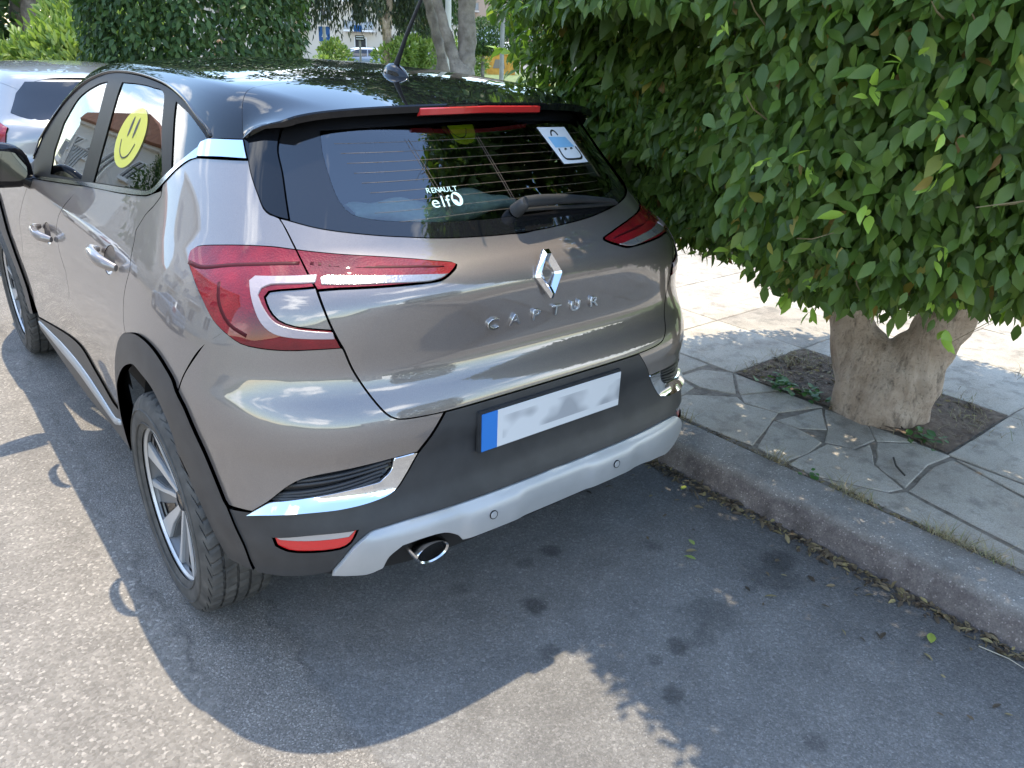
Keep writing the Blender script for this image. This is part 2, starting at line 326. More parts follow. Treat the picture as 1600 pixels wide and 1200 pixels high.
OL = {
 'gate_seam': [(-0.626,1.238),(-0.606,1.214),(-0.587,1.183),(-0.564,1.155),(-0.549,1.118),(-0.529,1.035),(-0.517,0.992),(-0.511,0.974),(-0.499,0.922),(-0.48,0.868),(-0.46,0.823),(-0.448,0.804),(-0.434,0.794),(-0.412,0.79),(-0.356,0.787)],
 'glass_bottom': [(-0.626,1.238),(-0.6,1.234),(-0.53,1.22),(-0.437,1.207),(-0.368,1.198),(-0.258,1.186),(-0.123,1.178),(-0.038,1.175)],
 'lamp_in': [(-0.583,1.176),(-0.498,1.168),(-0.413,1.159),(-0.324,1.145),(-0.269,1.137),(-0.261,1.133),(-0.269,1.128),(-0.291,1.12),(-0.324,1.11),(-0.358,1.108),(-0.437,1.109),(-0.51,1.109),(-0.545,1.106)],
 'lamp_out': [(-0.583,1.176),(-0.636,1.179),(-0.713,1.175),(-0.807,1.163),(-0.848,1.154),(-0.863,1.143),(-0.861,1.129),(-0.85,1.117),(-0.826,1.102),(-0.773,1.06),(-0.737,1.02),(-0.71,0.999),(-0.678,0.98),(-0.646,0.975),(-0.601,0.974),(-0.552,0.977),(-0.514,0.978)],
 'lamp_hole': [(-0.548,1.111),(-0.605,1.103),(-0.626,1.098),(-0.633,1.087),(-0.625,1.065),(-0.61,1.043),(-0.585,1.031),(-0.527,1.022)],
 'led': [(-0.543,1.132),(-0.657,1.123),(-0.667,1.113),(-0.656,1.077),(-0.638,1.032),(-0.617,1.011),(-0.586,1.004),(-0.523,1.001),(-0.526,1.017),(-0.583,1.025),(-0.614,1.037),(-0.633,1.064),(-0.645,1.089),(-0.64,1.102),(-0.623,1.111),(-0.547,1.118)],
 'rev_lens': [(-0.538,1.115),(-0.539,1.127),(-0.526,1.131),(-0.43,1.127),(-0.335,1.12),(-0.302,1.118),(-0.325,1.112),(-0.36,1.109),(-0.435,1.113)],
 'bump_seam': [(-0.728,1.007),(-0.769,0.943),(-0.815,0.868),(-0.837,0.814)],
 'diag': [(-0.356,0.787),(-0.404,0.691)],
 'vent': [(-0.643,0.592),(-0.614,0.633),(-0.587,0.659),(-0.544,0.674),(-0.445,0.689),(-0.452,0.656),(-0.471,0.632),(-0.513,0.625),(-0.579,0.61),(-0.634,0.594)],
 'blade': [(-0.676,0.552),(-0.642,0.562),(-0.58,0.574),(-0.528,0.579),(-0.481,0.587),(-0.448,0.601),(-0.428,0.635),(-0.412,0.671),(-0.404,0.691),(-0.445,0.689),(-0.452,0.656),(-0.471,0.632),(-0.513,0.625),(-0.579,0.61),(-0.634,0.594),(-0.645,0.587)],
 'clad_out': [(-0.837,0.814),(-0.853,0.842),(-0.912,0.878),(-0.975,0.892),(-1.052,0.887),(-1.163,0.856),(-1.236,0.813),(-1.329,0.73),(-1.384,0.664),(-1.44,0.574),(-1.486,0.487)],
 'clad_out_rear': [(-0.728,0.545),(-0.735,0.558),(-0.771,0.683),(-0.81,0.778),(-0.837,0.814)],
 'clad_in': [(-1.433,0.364),(-1.464,0.477),(-1.421,0.595),(-1.347,0.663),(-1.217,0.743),(-1.088,0.795),(-1.011,0.795),(-0.947,0.783),(-0.901,0.745),(-0.87,0.687),(-0.857,0.609),(-0.83,0.569),(-0.799,0.518),(-0.773,0.451),(-0.746,0.379),(-0.732,0.322),(-0.689,0.347),(-0.702,0.44),(-0.725,0.539)],
 'door_r_rear': [(-1.164,1.26),(-1.157,1.246),(-1.147,1.232),(-1.173,1.203),(-1.209,1.174),(-1.235,1.13),(-1.203,1.087),(-1.171,1.034),(-1.196,0.944),(-1.196,0.885),(-1.18,0.853)],
 'door_seam': [(-1.927,1.152),(-2.021,1.093),(-2.105,1.025),(-2.13,0.978),(-2.106,0.908),(-2.023,0.836),(-2.036,0.757),(-2.278,0.517)],
 'front_seam': [(-2.731,1.072),(-2.797,1.007),(-2.987,0.864),(-3,0.749),(-3.12,0.614),(-3.146,0.483),(-3.026,0.386)],
 'strip_low': [(-2.731,1.072),(-1.918,1.153),(-1.497,1.191),(-1.264,1.217),(-1.2,1.234),(-1.164,1.26),(-1.115,1.304),(-1.069,1.333),(-1.031,1.343)],
 'strip_up': [(-2.717,1.085),(-1.821,1.177),(-1.429,1.214),(-1.262,1.23),(-1.215,1.246),(-1.184,1.272),(-1.101,1.334),(-1.053,1.37)],
 'sill_top': [(-3.021,0.386),(-2.277,0.516),(-2.026,0.541),(-1.837,0.506),(-1.616,0.477),(-1.486,0.487)],
 'sill_bot': [(-2.919,0.333),(-2.434,0.331),(-1.997,0.296),(-1.696,0.334),(-1.433,0.364)],
 'frame_out': [(1.813,-83.49),(1.825,-78.448),(1.621,-65.323),(1.423,-57.337),(1.212,-52.875),(1.025,-51.25),(0.753,-51.205),(0.441,-52.83),(0.216,-55.73),(0.039,-59.56),(-0.024,-61.688)],
 'glass_f': [(-2.443,1.128),(-2.517,1.205),(-2.518,1.311),(-2.434,1.406),(-2.249,1.464),(-2.133,1.481),(-2.049,1.36),(-1.983,1.169)],
 'glass_r': [(-1.95,1.487),(-1.776,1.491),(-1.615,1.489),(-1.469,1.476),(-1.353,1.39),(-1.196,1.274),(-1.222,1.249),(-1.266,1.234),(-1.435,1.218),(-1.826,1.181),(-1.87,1.331)],
 'glass_q': [(-1.333,1.464),(-1.199,1.441),(-1.084,1.406),(-1.047,1.391),(-1.075,1.368),(-1.113,1.336),(-1.155,1.3),(-1.233,1.375)],
 'chrome': [(-1.052,1.369),(-1.05,1.38),(-1.01,1.39),(-0.809,1.397),(-0.763,1.354),(-0.897,1.351),(-1.032,1.344)],
 'silver_edge': [(-0.763,1.354),(-0.739,1.327),(-0.696,1.283),(-0.671,1.255),(-0.651,1.244),(-0.626,1.238)],
 'fin_in': [(-0.6,1.234),(-0.612,1.279),(-0.629,1.333),(-0.653,1.379),(-0.654,1.408),(-0.641,1.445)],
 'lip_l': [(-0.202,-51.917),(-0.188,-53.269),(-0.168,-56.335),(-0.14,-59.319)],
 'roof_seam': [(-0.14,-59.319),(-0.104,-55.889),(-0.052,-51.523),(-0.018,-48.381),(-0.004,-45.738),(0.015,-37.611),(0.025,-26.794)],
 'roof_low': [(-0.024,-61.714),(-0.066,-61.005),(-0.11,-60.117),(-0.14,-59.358)],
 'glass_clear': [(-0.498,1.389),(-0.495,1.361),(-0.49,1.333),(-0.483,1.302),(-0.475,1.277),(-0.453,1.251),(-0.399,1.237),(-0.325,1.23),(-0.238,1.223),(-0.101,1.217)],
 'black_left': [(-0.725,0.539),(-0.702,0.44),(-0.688,0.348)],
 'black_bot': [(-0.688,0.348),(-0.618,0.37),(-0.554,0.4)],
 'skid_top': [(-0.554,0.4),(-0.52,0.477),(-0.492,0.511),(-0.478,0.515),(-0.428,0.521),(-0.253,0.519),(-0.059,0.518)],
 'skid_bot': [(-0.158,0.416),(-0.318,0.426),(-0.366,0.425),(-0.43,0.4),(-0.446,0.404),(-0.521,0.399),(-0.554,0.4)],
 'reflector': [(-0.64,0.493),(-0.576,0.513),(-0.511,0.519),(-0.522,0.489),(-0.539,0.474),(-0.591,0.464),(-0.618,0.462),(-0.636,0.472)],
}
def catmull(pts, step, closed=True, corner=38):
    P = np.array(pts, float); n = len(P); out = []
    def ang(i):
        a = P[i]-P[i-1]; b = P[(i+1) % n]-P[i]
        return abs(math.degrees(math.atan2(a[0]*b[1]-a[1]*b[0], a @ b)))
    isc = [ang(i) > corner or (not closed and i in (0, n-1)) for i in range(n)]
    for i in range(n if closed else n-1):
        j = (i+1) % n; p1, p2 = P[i], P[j]
        t1 = (p2-P[i-1])/2 if not isc[i] else (p2-p1)
        t2 = (P[(j+1) % n]-p1)/2 if not isc[j] else (p2-p1)
        L = np.linalg.norm(p2-p1)
        t1 = t1*min(1, L/(np.linalg.norm(t1)+1e-9)); t2 = t2*min(1, L/(np.linalg.norm(t2)+1e-9))
        k = max(1, int(math.ceil(L/step)))
        for a in range(k):
            t = a/k; out.append((2*t**3-3*t*t+1)*p1+(t**3-2*t*t+t)*t1+(-2*t**3+3*t*t)*p2+(t**3-t*t)*t2)
    if not closed: out.append(P[-1])
    return np.array(out)
def inset(P, g):
    A = np.sum(P[:, 0]*np.roll(P[:, 1], -1)-np.roll(P[:, 0], -1)*P[:, 1])
    if A < 0: P = P[::-1]
    a = P-np.roll(P, 1, 0); b = np.roll(P, -1, 0)-P
    na = np.stack([-a[:, 1], a[:, 0]], 1); nb = np.stack([-b[:, 1], b[:, 0]], 1)
    na /= np.linalg.norm(na, axis=1)[:, None]+1e-9; nb /= np.linalg.norm(nb, axis=1)[:, None]+1e-9
    m = na+nb; m /= np.maximum((m*m).sum(1), .5)[:, None]/2
    return P+m*g
def inside(Q, P):
    x, y = Q[:, 0], Q[:, 1]; c = np.zeros(len(Q), bool); n = len(P)
    for i in range(n):
        x1, y1 = P[i]; x2, y2 = P[(i+1) % n]
        if y1 == y2: continue
        k = ((y1 > y) != (y2 > y)) & (x < (x2-x1)*(y-y1)/(y2-y1)+x1); c ^= k
    return c
def mirror(p): return [(-a, b) for a, b in p][::-1]
def mirtop(p): return [(a, -b) for a, b in p][::-1]
def panel(name, outline, m, parent, kind='wrap', off=0., gap=.0018, h=.03, flange=.014, holes=(), disp=None, smooth=True, step=None):
    step = step or min(h*.7, .02)
    def prep(o, g):
        o = catmull(o, step) if smooth else catmull(o, step, corner=-1)
        return inset(o, g)
    B = prep(outline, gap); H = [prep(o, -gap)[::-1] for o in holes]
    lo, hi = B.min(0), B.max(0)
    gx, gy = np.meshgrid(np.arange(lo[0]+h/2, hi[0], h), np.arange(lo[1]+h/2, hi[1], h)); gx[1::2] += h*.5
    Q = np.stack([gx.ravel(), gy.ravel()], 1)
    k = inside(Q, B)
    for o in H: k &= ~inside(Q, o)
    Q = Q[k]
    allb = np.concatenate([B]+H)
    if len(Q):
        d2 = np.min(((Q[:, None, :]-allb[None])**2).sum(-1), 1); Q = Q[d2 > (h*.45)**2]
    V = np.concatenate([allb, Q]); E = []; b = 0
    for o in [B]+H:
        n = len(o); E += [(b+i, b+(i+1) % n) for i in range(n)]; b += n
    vo, eo, fo, ov, oe, of = delaunay_2d_cdt([Vector(p) for p in V], E, [], 0, 1e-6, True)
    uv = np.array([tuple(p) for p in vo]); src = [o[0] if o else -1 for o in ov]
    T = np.array([list(f) for f in fo]); c = uv[T].mean(1)
    k = inside(c, B)
    for o in H: k &= ~inside(c, o)
    T = T[k]
    a = uv[T]; ar = (a[:, 1, 0]-a[:, 0, 0])*(a[:, 2, 1]-a[:, 0, 1])-(a[:, 1, 1]-a[:, 0, 1])*(a[:, 2, 0]-a[:, 0, 0])
    T = T[np.abs(ar) > 1e-9]
    of_ = off+(disp(uv[:, 0], uv[:, 1]) if disp else 0.)
    P, n = onbody(kind, uv[:, 0], uv[:, 1], np.zeros(len(uv))+of_)
    # face winding outwards
    a = P[T]; fn = np.cross(a[:, 1]-a[:, 0], a[:, 2]-a[:, 0]); flip = (fn*n[T].mean(1)).sum(1) < 0
    sgn_o = -1. if flip.mean() > .5 else 1.
    T[flip] = T[flip][:, ::-1]
    inv = {s: i for i, s in enumerate(src) if s >= 0}
    Vs = [P]; Ns = [n]; F = [tuple(t) for t in T]; nb = len(P)
    b = 0
    for hi_, o in enumerate([B]+H):
        L = len(o); ids = [inv.get(b+i) for i in range(L)]; b += L
        if any(i is None for i in ids) or not flange: continue
        ids = np.array(ids); p = P[ids]; nn = n[ids]
        t = np.roll(p, -1, 0)-np.roll(p, 1, 0); t /= np.linalg.norm(t, axis=1)[:, None]+1e-9
        so = np.cross(t, nn)
        so *= sgn_o
        r1 = p+so*.0012-nn*.0014; r2 = p+so*.0014-nn*flange
        base = nb; Vs += [p, r1, r2]; Ns += [nn*.9+so*.43, so*.9+nn*.43, so]; nb += 3*L
        for i in range(L):
            j = (i+1) % L
            for e in (0, 1):
                F.append((base+e*L+i, base+e*L+j, base+(e+1)*L+j, base+(e+1)*L+i))
    V3 = np.concatenate(Vs); NN = np.concatenate(Ns)
    o = mesh(name, V3, F, m, parent)
    if disp is None:
        NN = NN/np.linalg.norm(NN, axis=1)[:, None]
        o.data.normals_split_custom_set_from_vertices([tuple(x) for x in NN])
    return o
def both(name, outline, m, parent, kind='wrap', **kw):
    a = panel(name, outline, m, parent, kind, **kw)
    kw2 = dict(kw)
    if 'holes' in kw: kw2['holes'] = [mirror(h) if kind != 'top' else mirtop(h) for h in kw['holes']]
    if kw.get('disp'): f = kw['disp']; kw2['disp'] = lambda u, v: f(-u, v)
    return a, panel(name, mirror(outline) if kind != 'top' else mirtop(outline), m, parent, kind, **kw2)
def at(kind, u, v, off=0.):
    P, n = onbody(kind, np.array([u]), np.array([v]), np.array([off])); return Vector(P[0]), Vector(n[0])
def strip(name, pts, width, m, parent, kind='wrap', off=.002, step=.02, thick=.002):
    """a thin raised band following a line on the body"""
    C_ = catmull(pts, step, closed=False, corner=60)
    P, n = onbody(kind, C_[:, 0], C_[:, 1], np.zeros(len(C_)))
    t = np.gradient(P, axis=0); t /= np.linalg.norm(t, axis=1)[:, None]; b = np.cross(n, t)
    w = width/2 if np.isscalar(width) else np.interp(np.linspace(0, 1, len(P)), np.linspace(0, 1, len(width)), width)[:, None]/2
    rows = [P-b*w+n*(off-thick), P-b*w*.86+n*off, P+b*w*.86+n*off, P+b*w+n*(off-thick)]
    L = len(P); V = np.concatenate(rows); F = []
    for r in range(3):
        for i in range(L-1): F.append((r*L+i, r*L+i+1, (r+1)*L+i+1, (r+1)*L+i))
    F.append((0, L, 2*L, 3*L)); F.append((L-1, 4*L-1, 3*L-1, 2*L-1))
    o = mesh(name, V, F, m, parent)
    bm = bmesh.new(); bm.from_mesh(o.data); bmesh.ops.recalc_face_normals(bm, faces=bm.faces); bm.to_mesh(o.data); bm.free()
    return o
def frame_at(kind, u, v, off=0.):
    """matrix whose x runs to the right seen from outside, y up along the body, z outwards"""
    p, n = at(kind, u, v, off); up = (Vector((0,0,1))-n*n.z).normalized(); r = up.cross(n)
    return Matrix(((r.x, up.x, n.x, p.x), (r.y, up.y, n.y, p.y), (r.z, up.z, n.z, p.z), (0,0,0,1)))
def letters(word, kind, u, v, size, pitch, m, parent, off=.001, ext=.0015, xs=1., names='letter', widths=None):
    x = u
    for i, ch in enumerate(word):
        cu = bpy.data.curves.new('glyph', 'FONT'); cu.body = ch; cu.size = size; cu.extrude = ext; cu.align_x = 'CENTER'; cu.bevel_depth = ext*.3
        tmp = bpy.data.objects.new('glyph', cu); COL.objects.link(tmp)
        me = bpy.data.meshes.new_from_object(tmp.evaluated_get(bpy.context.evaluated_depsgraph_get()))
        bpy.data.objects.remove(tmp); bpy.data.curves.remove(cu)
        me.transform(Matrix.Diagonal((xs, 1, 1, 1))); me.transform(frame_at(kind, x, v, off+ext)); me.materials.clear()
        o = link(names, me, m, parent, smooth=False)
        x += pitch if widths is None else widths[i]
# ================================================================== the grey crossover
car = thing('parked_car', 'grey crossover with black roof parked at the kerb, large in front', 'car')
Lg = OL
seam = Lg['gate_seam']; gb = Lg['glass_bottom']
zg = seam[-1][1]
# --- tailgate: the left half and its mirror image
half = [gb[0]] + seam[1:3]
lamp_in = Lg['lamp_in']
left = seam[0:3] + lamp_in + [p for p in seam if p[1] < 1.09] + [(-.2, zg), (0, zg)]
top = [(0., gb[-1][1])] + gb[1:][::-1][1:]
gate = left + [(-a, b) for a, b in left[:-1]][::-1]
gtop = gb[1:] ; gate = gate + [(-a, b) for a, b in gtop] + [(0, gb[-1][1]-.002)] + gtop[::-1]
tg = panel('tailgate', gate, M['paint'], car, h=.024)
# --- quarter panels, bumper corners, doors, wings
out_rev = Lg['lamp_out']
quarter = Lg['clad_out'][:6] + Lg['door_r_rear'][::-1] + Lg['strip_low'][6:] + Lg['silver_edge'] + seam[1:3] + out_rev[:12] + Lg['bump_seam'][1:-1]
both('rear_wing', quarter, M['paint'], car, h=.024)
bump_p = Lg['bump_seam'][::-1] + out_rev[11:] + [p for p in seam if p[1] < .975] + [Lg['diag'][1]] + Lg['vent'][:5][::-1] + [Lg['blade'][0]] + Lg['clad_out_rear'][:-1]
bump_p = [p for i, p in enumerate(bump_p) if i == 0 or math.dist(p, bump_p[i-1]) > .004]
both('rear_bumper_corner', bump_p, M['paint'], car, h=.024)
dh_r, dh_f = (-1.385, 1.018), (-2.30, .925)
def ell(c, a, b, n=20, t=0.): return [(c[0]+a*math.cos(2*math.pi*k/n), c[1]+b*math.sin(2*math.pi*k/n)) for k in range(n)]
cup_r, cup_f = ell(dh_r, .062, .040), ell(dh_f, .062, .040)
rdoor = Lg['door_r_rear'][::-1] + Lg['strip_low'][1:5][::-1] + Lg['door_seam'] + Lg['sill_top'][1:] + Lg['clad_out'][6:-1][::-1]
rdoor = [(-1.16, 1.255)] and (Lg['door_r_rear'][1:] + Lg['clad_out'][6:] + Lg['sill_top'][1:-1][::-1] + Lg['door_seam'][::-1] + Lg['strip_low'][2:5])
def tidy(p): 
    q = [a for i, a in enumerate(p) if math.dist(a, p[i-1]) > .012]; return q
rd = both('rear_door', tidy(rdoor), M['paint'], car, h=.026, holes=[cup_r])
fdoor = Lg['door_seam'] + Lg['sill_top'][:2][::-1] + [(-3.05, .40)] + Lg['front_seam'][::-1] + [Lg['strip_low'][0]]
fd = both('front_door', tidy(fdoor), M['paint'], car, h=.026, holes=[cup_f])
arch = [(-(XQ+.7)-2.639+.47*math.cos(a), .345+.47*math.sin(a)) for a in np.linspace(0.15, math.pi, 14)]
fwing = Lg['front_seam'][:5] + [(-3.16, .50)] + arch + [(-4.30, .345), (-4.30, .86), (-3.9, .985), (-3.3, 1.055)]
both('front_wing', tidy(fwing), M['paint'], car, h=.03)
for d, c, doors in ((dh_r, cup_r, rd), (dh_f, cup_f, fd)):
    for sgn, dr in ((1, doors[0]), (-1, doors[1])):
        cc = c if sgn == 1 else mirror(c); cx = d[0]*sgn
        panel('handle_cup', cc, M['paint'], dr, gap=-.001, h=.012, flange=0, disp=lambda u, v, cx=cx, d=d: -.026*np.clip(1-((u-cx)/.063)**2-((v-d[1])/.041)**2, 0, 1)-.001)
        # bar standing off the skin, thicker in the middle
        pts = []; g = G()
        for t in np.linspace(-1, 1, 11):
            p, n = at('wrap', cx+t*.112, d[1]+.003-.004*t*sgn); pts.append(p+n*(.044-.036*abs(t)**3))
        g.tube(pts, [.0158*(1-.45*abs(t)**4) for t in np.linspace(-1, 1, 11)], 10)
        ho = g.build('door_handle', M['paint'], dr, smooth=True)
        # flatten the bar
        for v in ho.data.vertices: v.co.z = d[1]+.003+(v.co.z-d[1]-.003)*1.25
# --- black cladding
both('wheel_arch_cladding', tidy(Lg['clad_out_rear'] + Lg['clad_out'][1:] + [p for p in Lg['clad_in'][:12]] + [(-.862, .63), (-.832, .565), (-.800, .50), (-.770, .42), (-.752, .362), (-.694, .362), (-.700, .44), (-.716, .50)]), M['plastic'], car, off=.009, h=.022, flange=.022, gap=-.002)
ring = [(-(XQ+.7)-2.639+.545*math.cos(a), .345+.545*math.sin(a)) for a in np.linspace(.05, math.pi-.25, 16)] + [(-(XQ+.7)-2.639+.43*math.cos(a), .345+.43*math.sin(a)) for a in np.linspace(math.pi-.2, .0, 18)]
both('front_arch_cladding', ring, M['plastic'], car, off=.010, h=.03, flange=.03, gap=-.002)
sill = Lg['sill_top'] + [(-1.445, .36)] + [(-2.2, .305), (-3.06, .315)]
both('sill_cladding', tidy(sill), M['plastic'], car, off=.006, h=.026, flange=.05)
st = [(-3.0, .365), (-2.2, .415), (-1.62, .405), (-1.50, .44)]
for s_ in (1, -1): strip('sill_trim', [(a*s_, b) for a, b in st], [.02, .05, .05, .02], M['skid'], car, off=.012, thick=.006)
low = Lg['blade'][:9] + [Lg['diag'][0]] + [(0, zg)]
lowL = Lg['black_left'][::-1] + low
black = lowL + [(-a, b) for a, b in lowL[:-1]][::-1]
sk_t = Lg['skid_top'][1:]; skb_z = .385
bottom = [(-a, b) for a, b in Lg['black_bot'][1:2]] + [(-a, b) for a, b in Lg['skid_top'][:1]] + [(-a, b) for a, b in sk_t] + sk_t[::-1] + Lg['skid_top'][:1] + Lg['black_bot'][1:2]
black = [p for p in black] + bottom
panel('rear_bumper', tidy(black), M['plastic'], car, h=.026, off=.004, holes=[Lg['reflector'], mirror(Lg['reflector'])], flange=.03)
skl = Lg['skid_top'] + [(0., Lg['skid_top'][-1][1]+.002)]
skid = skl + [(-a, b) for a, b in skl[:-1]][::-1]
skid = skid + [(.50, .392), (.47, .388), (.43, .402), (.40, .408), (.36, .417), (.16, .417), (0, .416), (-.16, .417), (-.335, .420), (-.35, .44), (-.375, .462), (-.41, .466), (-.445, .462), (-.465, .44), (-.475, .405), (-.50, .392)]
def skd(u, v):
    a = np.abs(u); s = lambda x, w: 1/(1+np.exp(-x/w))
    ledge = s(.505-v, .0025)*.009
    bul = s(a-.135, .006)*s(.325-a, .006)*s(.490-v, .0035)*.0045
    return .008+ledge+bul
panel('skid_plate', tidy(skid), M['skid'], car, h=.010, disp=skd, flange=.03, step=.010)
for s_ in (1, -1):
    f = (lambda p: p) if s_ == 1 else mirror
    panel('reflector', f(Lg['reflector']), M['reflector'], car, off=-.002, h=.02, gap=.001)
    top_r = [(a, b+.001) for a, b in Lg['reflector'][:3]] + [(Lg['reflector'][2][0]-.012, .502), (Lg['reflector'][0][0]+.01, .488)]
    panel('reflector_top', f(top_r), M['refclear'], car, off=.0, h=.02, gap=.002)
    panel('air_vent', f(Lg['vent']), M['gloss'], car, off=-.016, h=.02, gap=-.004, flange=0)
    vl = Lg['vent']
    for k in range(5):
        q = (k+.6)/5.4
        P0 = np.array(vl[0])*(1-q)+np.array(vl[1])*q if q < .6 else np.array(vl[1])*(1-(q-.6)/.4)+np.array(vl[2])*(q-.6)/.4
        P1 = np.array(vl[6])*(1-q)+np.array(vl[4])*q
        mid = (P0+P1)/2+np.array([0, -.006*(1-q)])
        strip('vent_rib', [(a*s_, b) for a, b in (tuple(P0), tuple(mid), tuple(P1))], .006, M['plastic'], car, off=-.004, thick=.010)
    panel('chrome_blade', f(Lg['blade']), M['chrome'], car, h=.012, gap=.001, disp=lambda u, v: np.maximum(.003, .022-.42*(v-.562)), flange=.02, step=.01)
# --- lamps
for s_ in (1, -1):
    f = (lambda p: p) if s_ == 1 else mirror
    outer = out_rev + [p for p in seam if .99 < p[1] < 1.02][::-1] + Lg['lamp_hole'][::-1] + [seam[4]]
    outer = out_rev + [(Lg['lamp_hole'][-1][0], Lg['lamp_hole'][-1][1])] + Lg['lamp_hole'][::-1][1:]
    tl = panel('tail_lamp', f(tidy(outer)), M['lamp'], car, off=.004, h=.02)
    for pth, wd_ in (([(-.850, 1.120), (-.80, 1.118), (-.71, 1.136), (-.62, 1.147), (-.575, 1.150)], .012), ([(-.735, 1.10), (-.725, 1.06), (-.70, 1.02), (-.665, 1.0)], .010)):
        strip('lens_rib', [(a*s_, b) for a, b in pth], wd_, M['lamprib'], tl, off=.0046, thick=.001)
    panel('light_guide', f(Lg['led']), M['led'], tl, h=.012, gap=.001, disp=lambda u, v: .0065+0*u, flange=.006, step=.01)
    ti = panel('tailgate_lamp', f(lamp_in), M['lamp'], tg, off=.004, h=.02)
    strip('lens_rib', [(a*s_, b) for a, b in ((-.555, 1.150), (-.45, 1.142), (-.36, 1.136), (-.30, 1.131))], [.012, .011, .008, .004], M['lamprib'], ti, off=.0046, thick=.001)
    panel('reversing_lens', f(Lg['rev_lens']), M['clear'], ti, h=.012, gap=.001, disp=lambda u, v: .0062+0*u, flange=.006, step=.01)
    panel('quarter_inset', f(Lg['lamp_hole']), M['paint'], car, h=.02, gap=.001)
# --- glasshouse
fin = Lg['fin_in']
fr_l = Lg['frame_out']
gl_top = [(-.60, 1.47), (-.3, 1.480), (0, 1.484)]
gouter = [(0, gb[-1][1])] + gb[1:][::-1] + fin[1:] + gl_top
gout = gouter + [(-a, b) for a, b in gouter[1:-1]][::-1]
clr = Lg['glass_clear']
cl_l = [(-.495, 1.428)] + clr + [(0, clr[-1][1])]
cl = cl_l + [(-a, b) for a, b in cl_l[:-1]][::-1] + [(0, 1.447)]
rg = panel('rear_window_border', gout, M['frit'], tg, h=.03, off=-.003, holes=[cl])
gw = panel('rear_window', cl, M['glassr'], tg, h=.03, off=-.003, gap=-.001, flange=0)
finp = fin + Lg['silver_edge'][::-1][1:] 
def top2wrap(p):
    o, n = onbody('top', np.array([a for a, b in p]), np.array([b/100. for a, b in p])); r = []
    for x, y, z in o:
        if y >= 0: s = -(XQ+.7+y)
        elif abs(x) <= XQ: s = -abs(x)
        else: s = -(XQ+.7*math.degrees(math.atan2(abs(x)-XQ, -y))/90)
        r.append((s, z))
    return r
finp = [(fin[0][0]-.03, fin[0][1]+.006)] and (fin + top2wrap(Lg['lip_l']) + Lg['silver_edge'])
both('window_fin', tidy(finp), M['roof'], car, h=.02, off=.002)
sc_ = lambda p: [(a, b/100.) for a, b in p]
# side windows
wf = top2wrap(fr_l)
dlo = Lg['strip_up'] + wf[::-1]
both('window_frame', tidy(dlo), M['frame'], car, h=.03, off=-.004, holes=[Lg['glass_f'], Lg['glass_r'], Lg['glass_q']])
for k in ('glass_f', 'glass_r', 'glass_q'):
    sw = both('side_window', Lg[k], M['glass'], car, h=.04, off=-.007, gap=-.004, flange=0)
    if k == 'glass_r': sw[1].data.materials[0] = M['glassc']
belt = Lg['strip_low'] + Lg['strip_up'][::-1]
both('window_trim', tidy(belt), M['satin'], car, h=.015, off=.003, gap=.0008, flange=.008, step=.012)
for s_ in (1, -1):
    strip('roof_gutter', [(a*s_, b+.004) for a, b in wf], .010, M['gloss'], car, off=.003, thick=.004)
both('pillar_trim', Lg['chrome'], M['chrome'], car, h=.015, off=.006, step=.012)
# roof
rs = sc_(Lg['roof_seam']); fo = sc_(fr_l)
roofL = rs[::-1][:-1] + sc_(Lg['roof_low'])[::-1] + fo[::-1][1:]          # from the middle of the seam, down the left, forward along the frame
seam_mid = (rs[-1][0]+.006, 0.)
roof_o = [seam_mid] + roofL + [(1.66, -.52), (1.60, -.30), (1.585, 0)] 
roof_o = roof_o + [(a, -b) for a, b in roof_o[1:-1]][::-1]
panel('roof', tidy(roof_o), M['roof'], car, 'top', h=.022, flange=.010)
# spoiler: roof surface carried on to a lip
xs = np.linspace(-1, 1, 61)
def seam_pt():
    pts = [(y, b) for y, b in rs] ; pts = pts + [seam_mid]
    pts = pts + [(a, -b) for a, b in pts[:-1]][::-1]
    c = catmull(pts, .01, closed=False, corner=60); P, n = onbody('top', c[:, 0], c[:, 1]); return P
SP = seam_pt(); dl = np.concatenate([[0], np.cumsum(np.linalg.norm(np.diff(SP, axis=0), axis=1))]); dl /= dl[-1]
nU = 81; uu = np.linspace(0, 1, nU)
SP = np.stack([np.interp(uu, dl, SP[:, k]) for k in range(3)], 1)
lipf = pchip([0, .2, .34, .44, .50, .535, .56, .58, .596], [1.498, 1.4935, 1.4865, 1.477, 1.466, 1.453, 1.442, 1.428, 1.405])
lx = np.concatenate([[-.596, -.592], np.linspace(-.58, .58, nU-4), [.592, .596]])
lx = np.interp(uu, np.linspace(0, 1, len(lx)), lx)
lx = .596*np.sign(uu-.5)*(1-(1-np.abs(2*uu-1))**1.0)
LP = np.stack([lx, -.385+.45*lx**2+np.clip(np.abs(lx)-.54, 0, 1)*1.3, lipf(np.abs(lx))], 1)
gn = grad(SP); 
rows = []
back = np.stack([0*lx, -1+0*lx, 0*lx], 1)
t0 = back-gn*(back*gn).sum(1)[:, None]; D = np.linalg.norm(LP-SP, axis=1)[:, None]
e0 = np.clip((.5-np.abs(uu-.5))/.06, 0, 1)[:, None]
for t in np.linspace(0, 1, 14):
    h0, h1, g0 = 2*t**3-3*t*t+1, -2*t**3+3*t*t, t**3-2*t*t+t
    g1 = t**3-t*t
    p = h0*SP+h1*LP+(g0*t0*e0+(1-e0)*g0*(LP-SP)/np.maximum(D, 1e-6))*D+g1*((LP-SP)*.9)
    rows.append(p)
nrm = np.cross(np.gradient(rows[-1], axis=0), rows[-1]-rows[-2]); nrm /= np.linalg.norm(nrm, axis=1)[:, None]; nrm *= np.sign(nrm[:, 2:3]+1e-9)
lip = rows[-1]
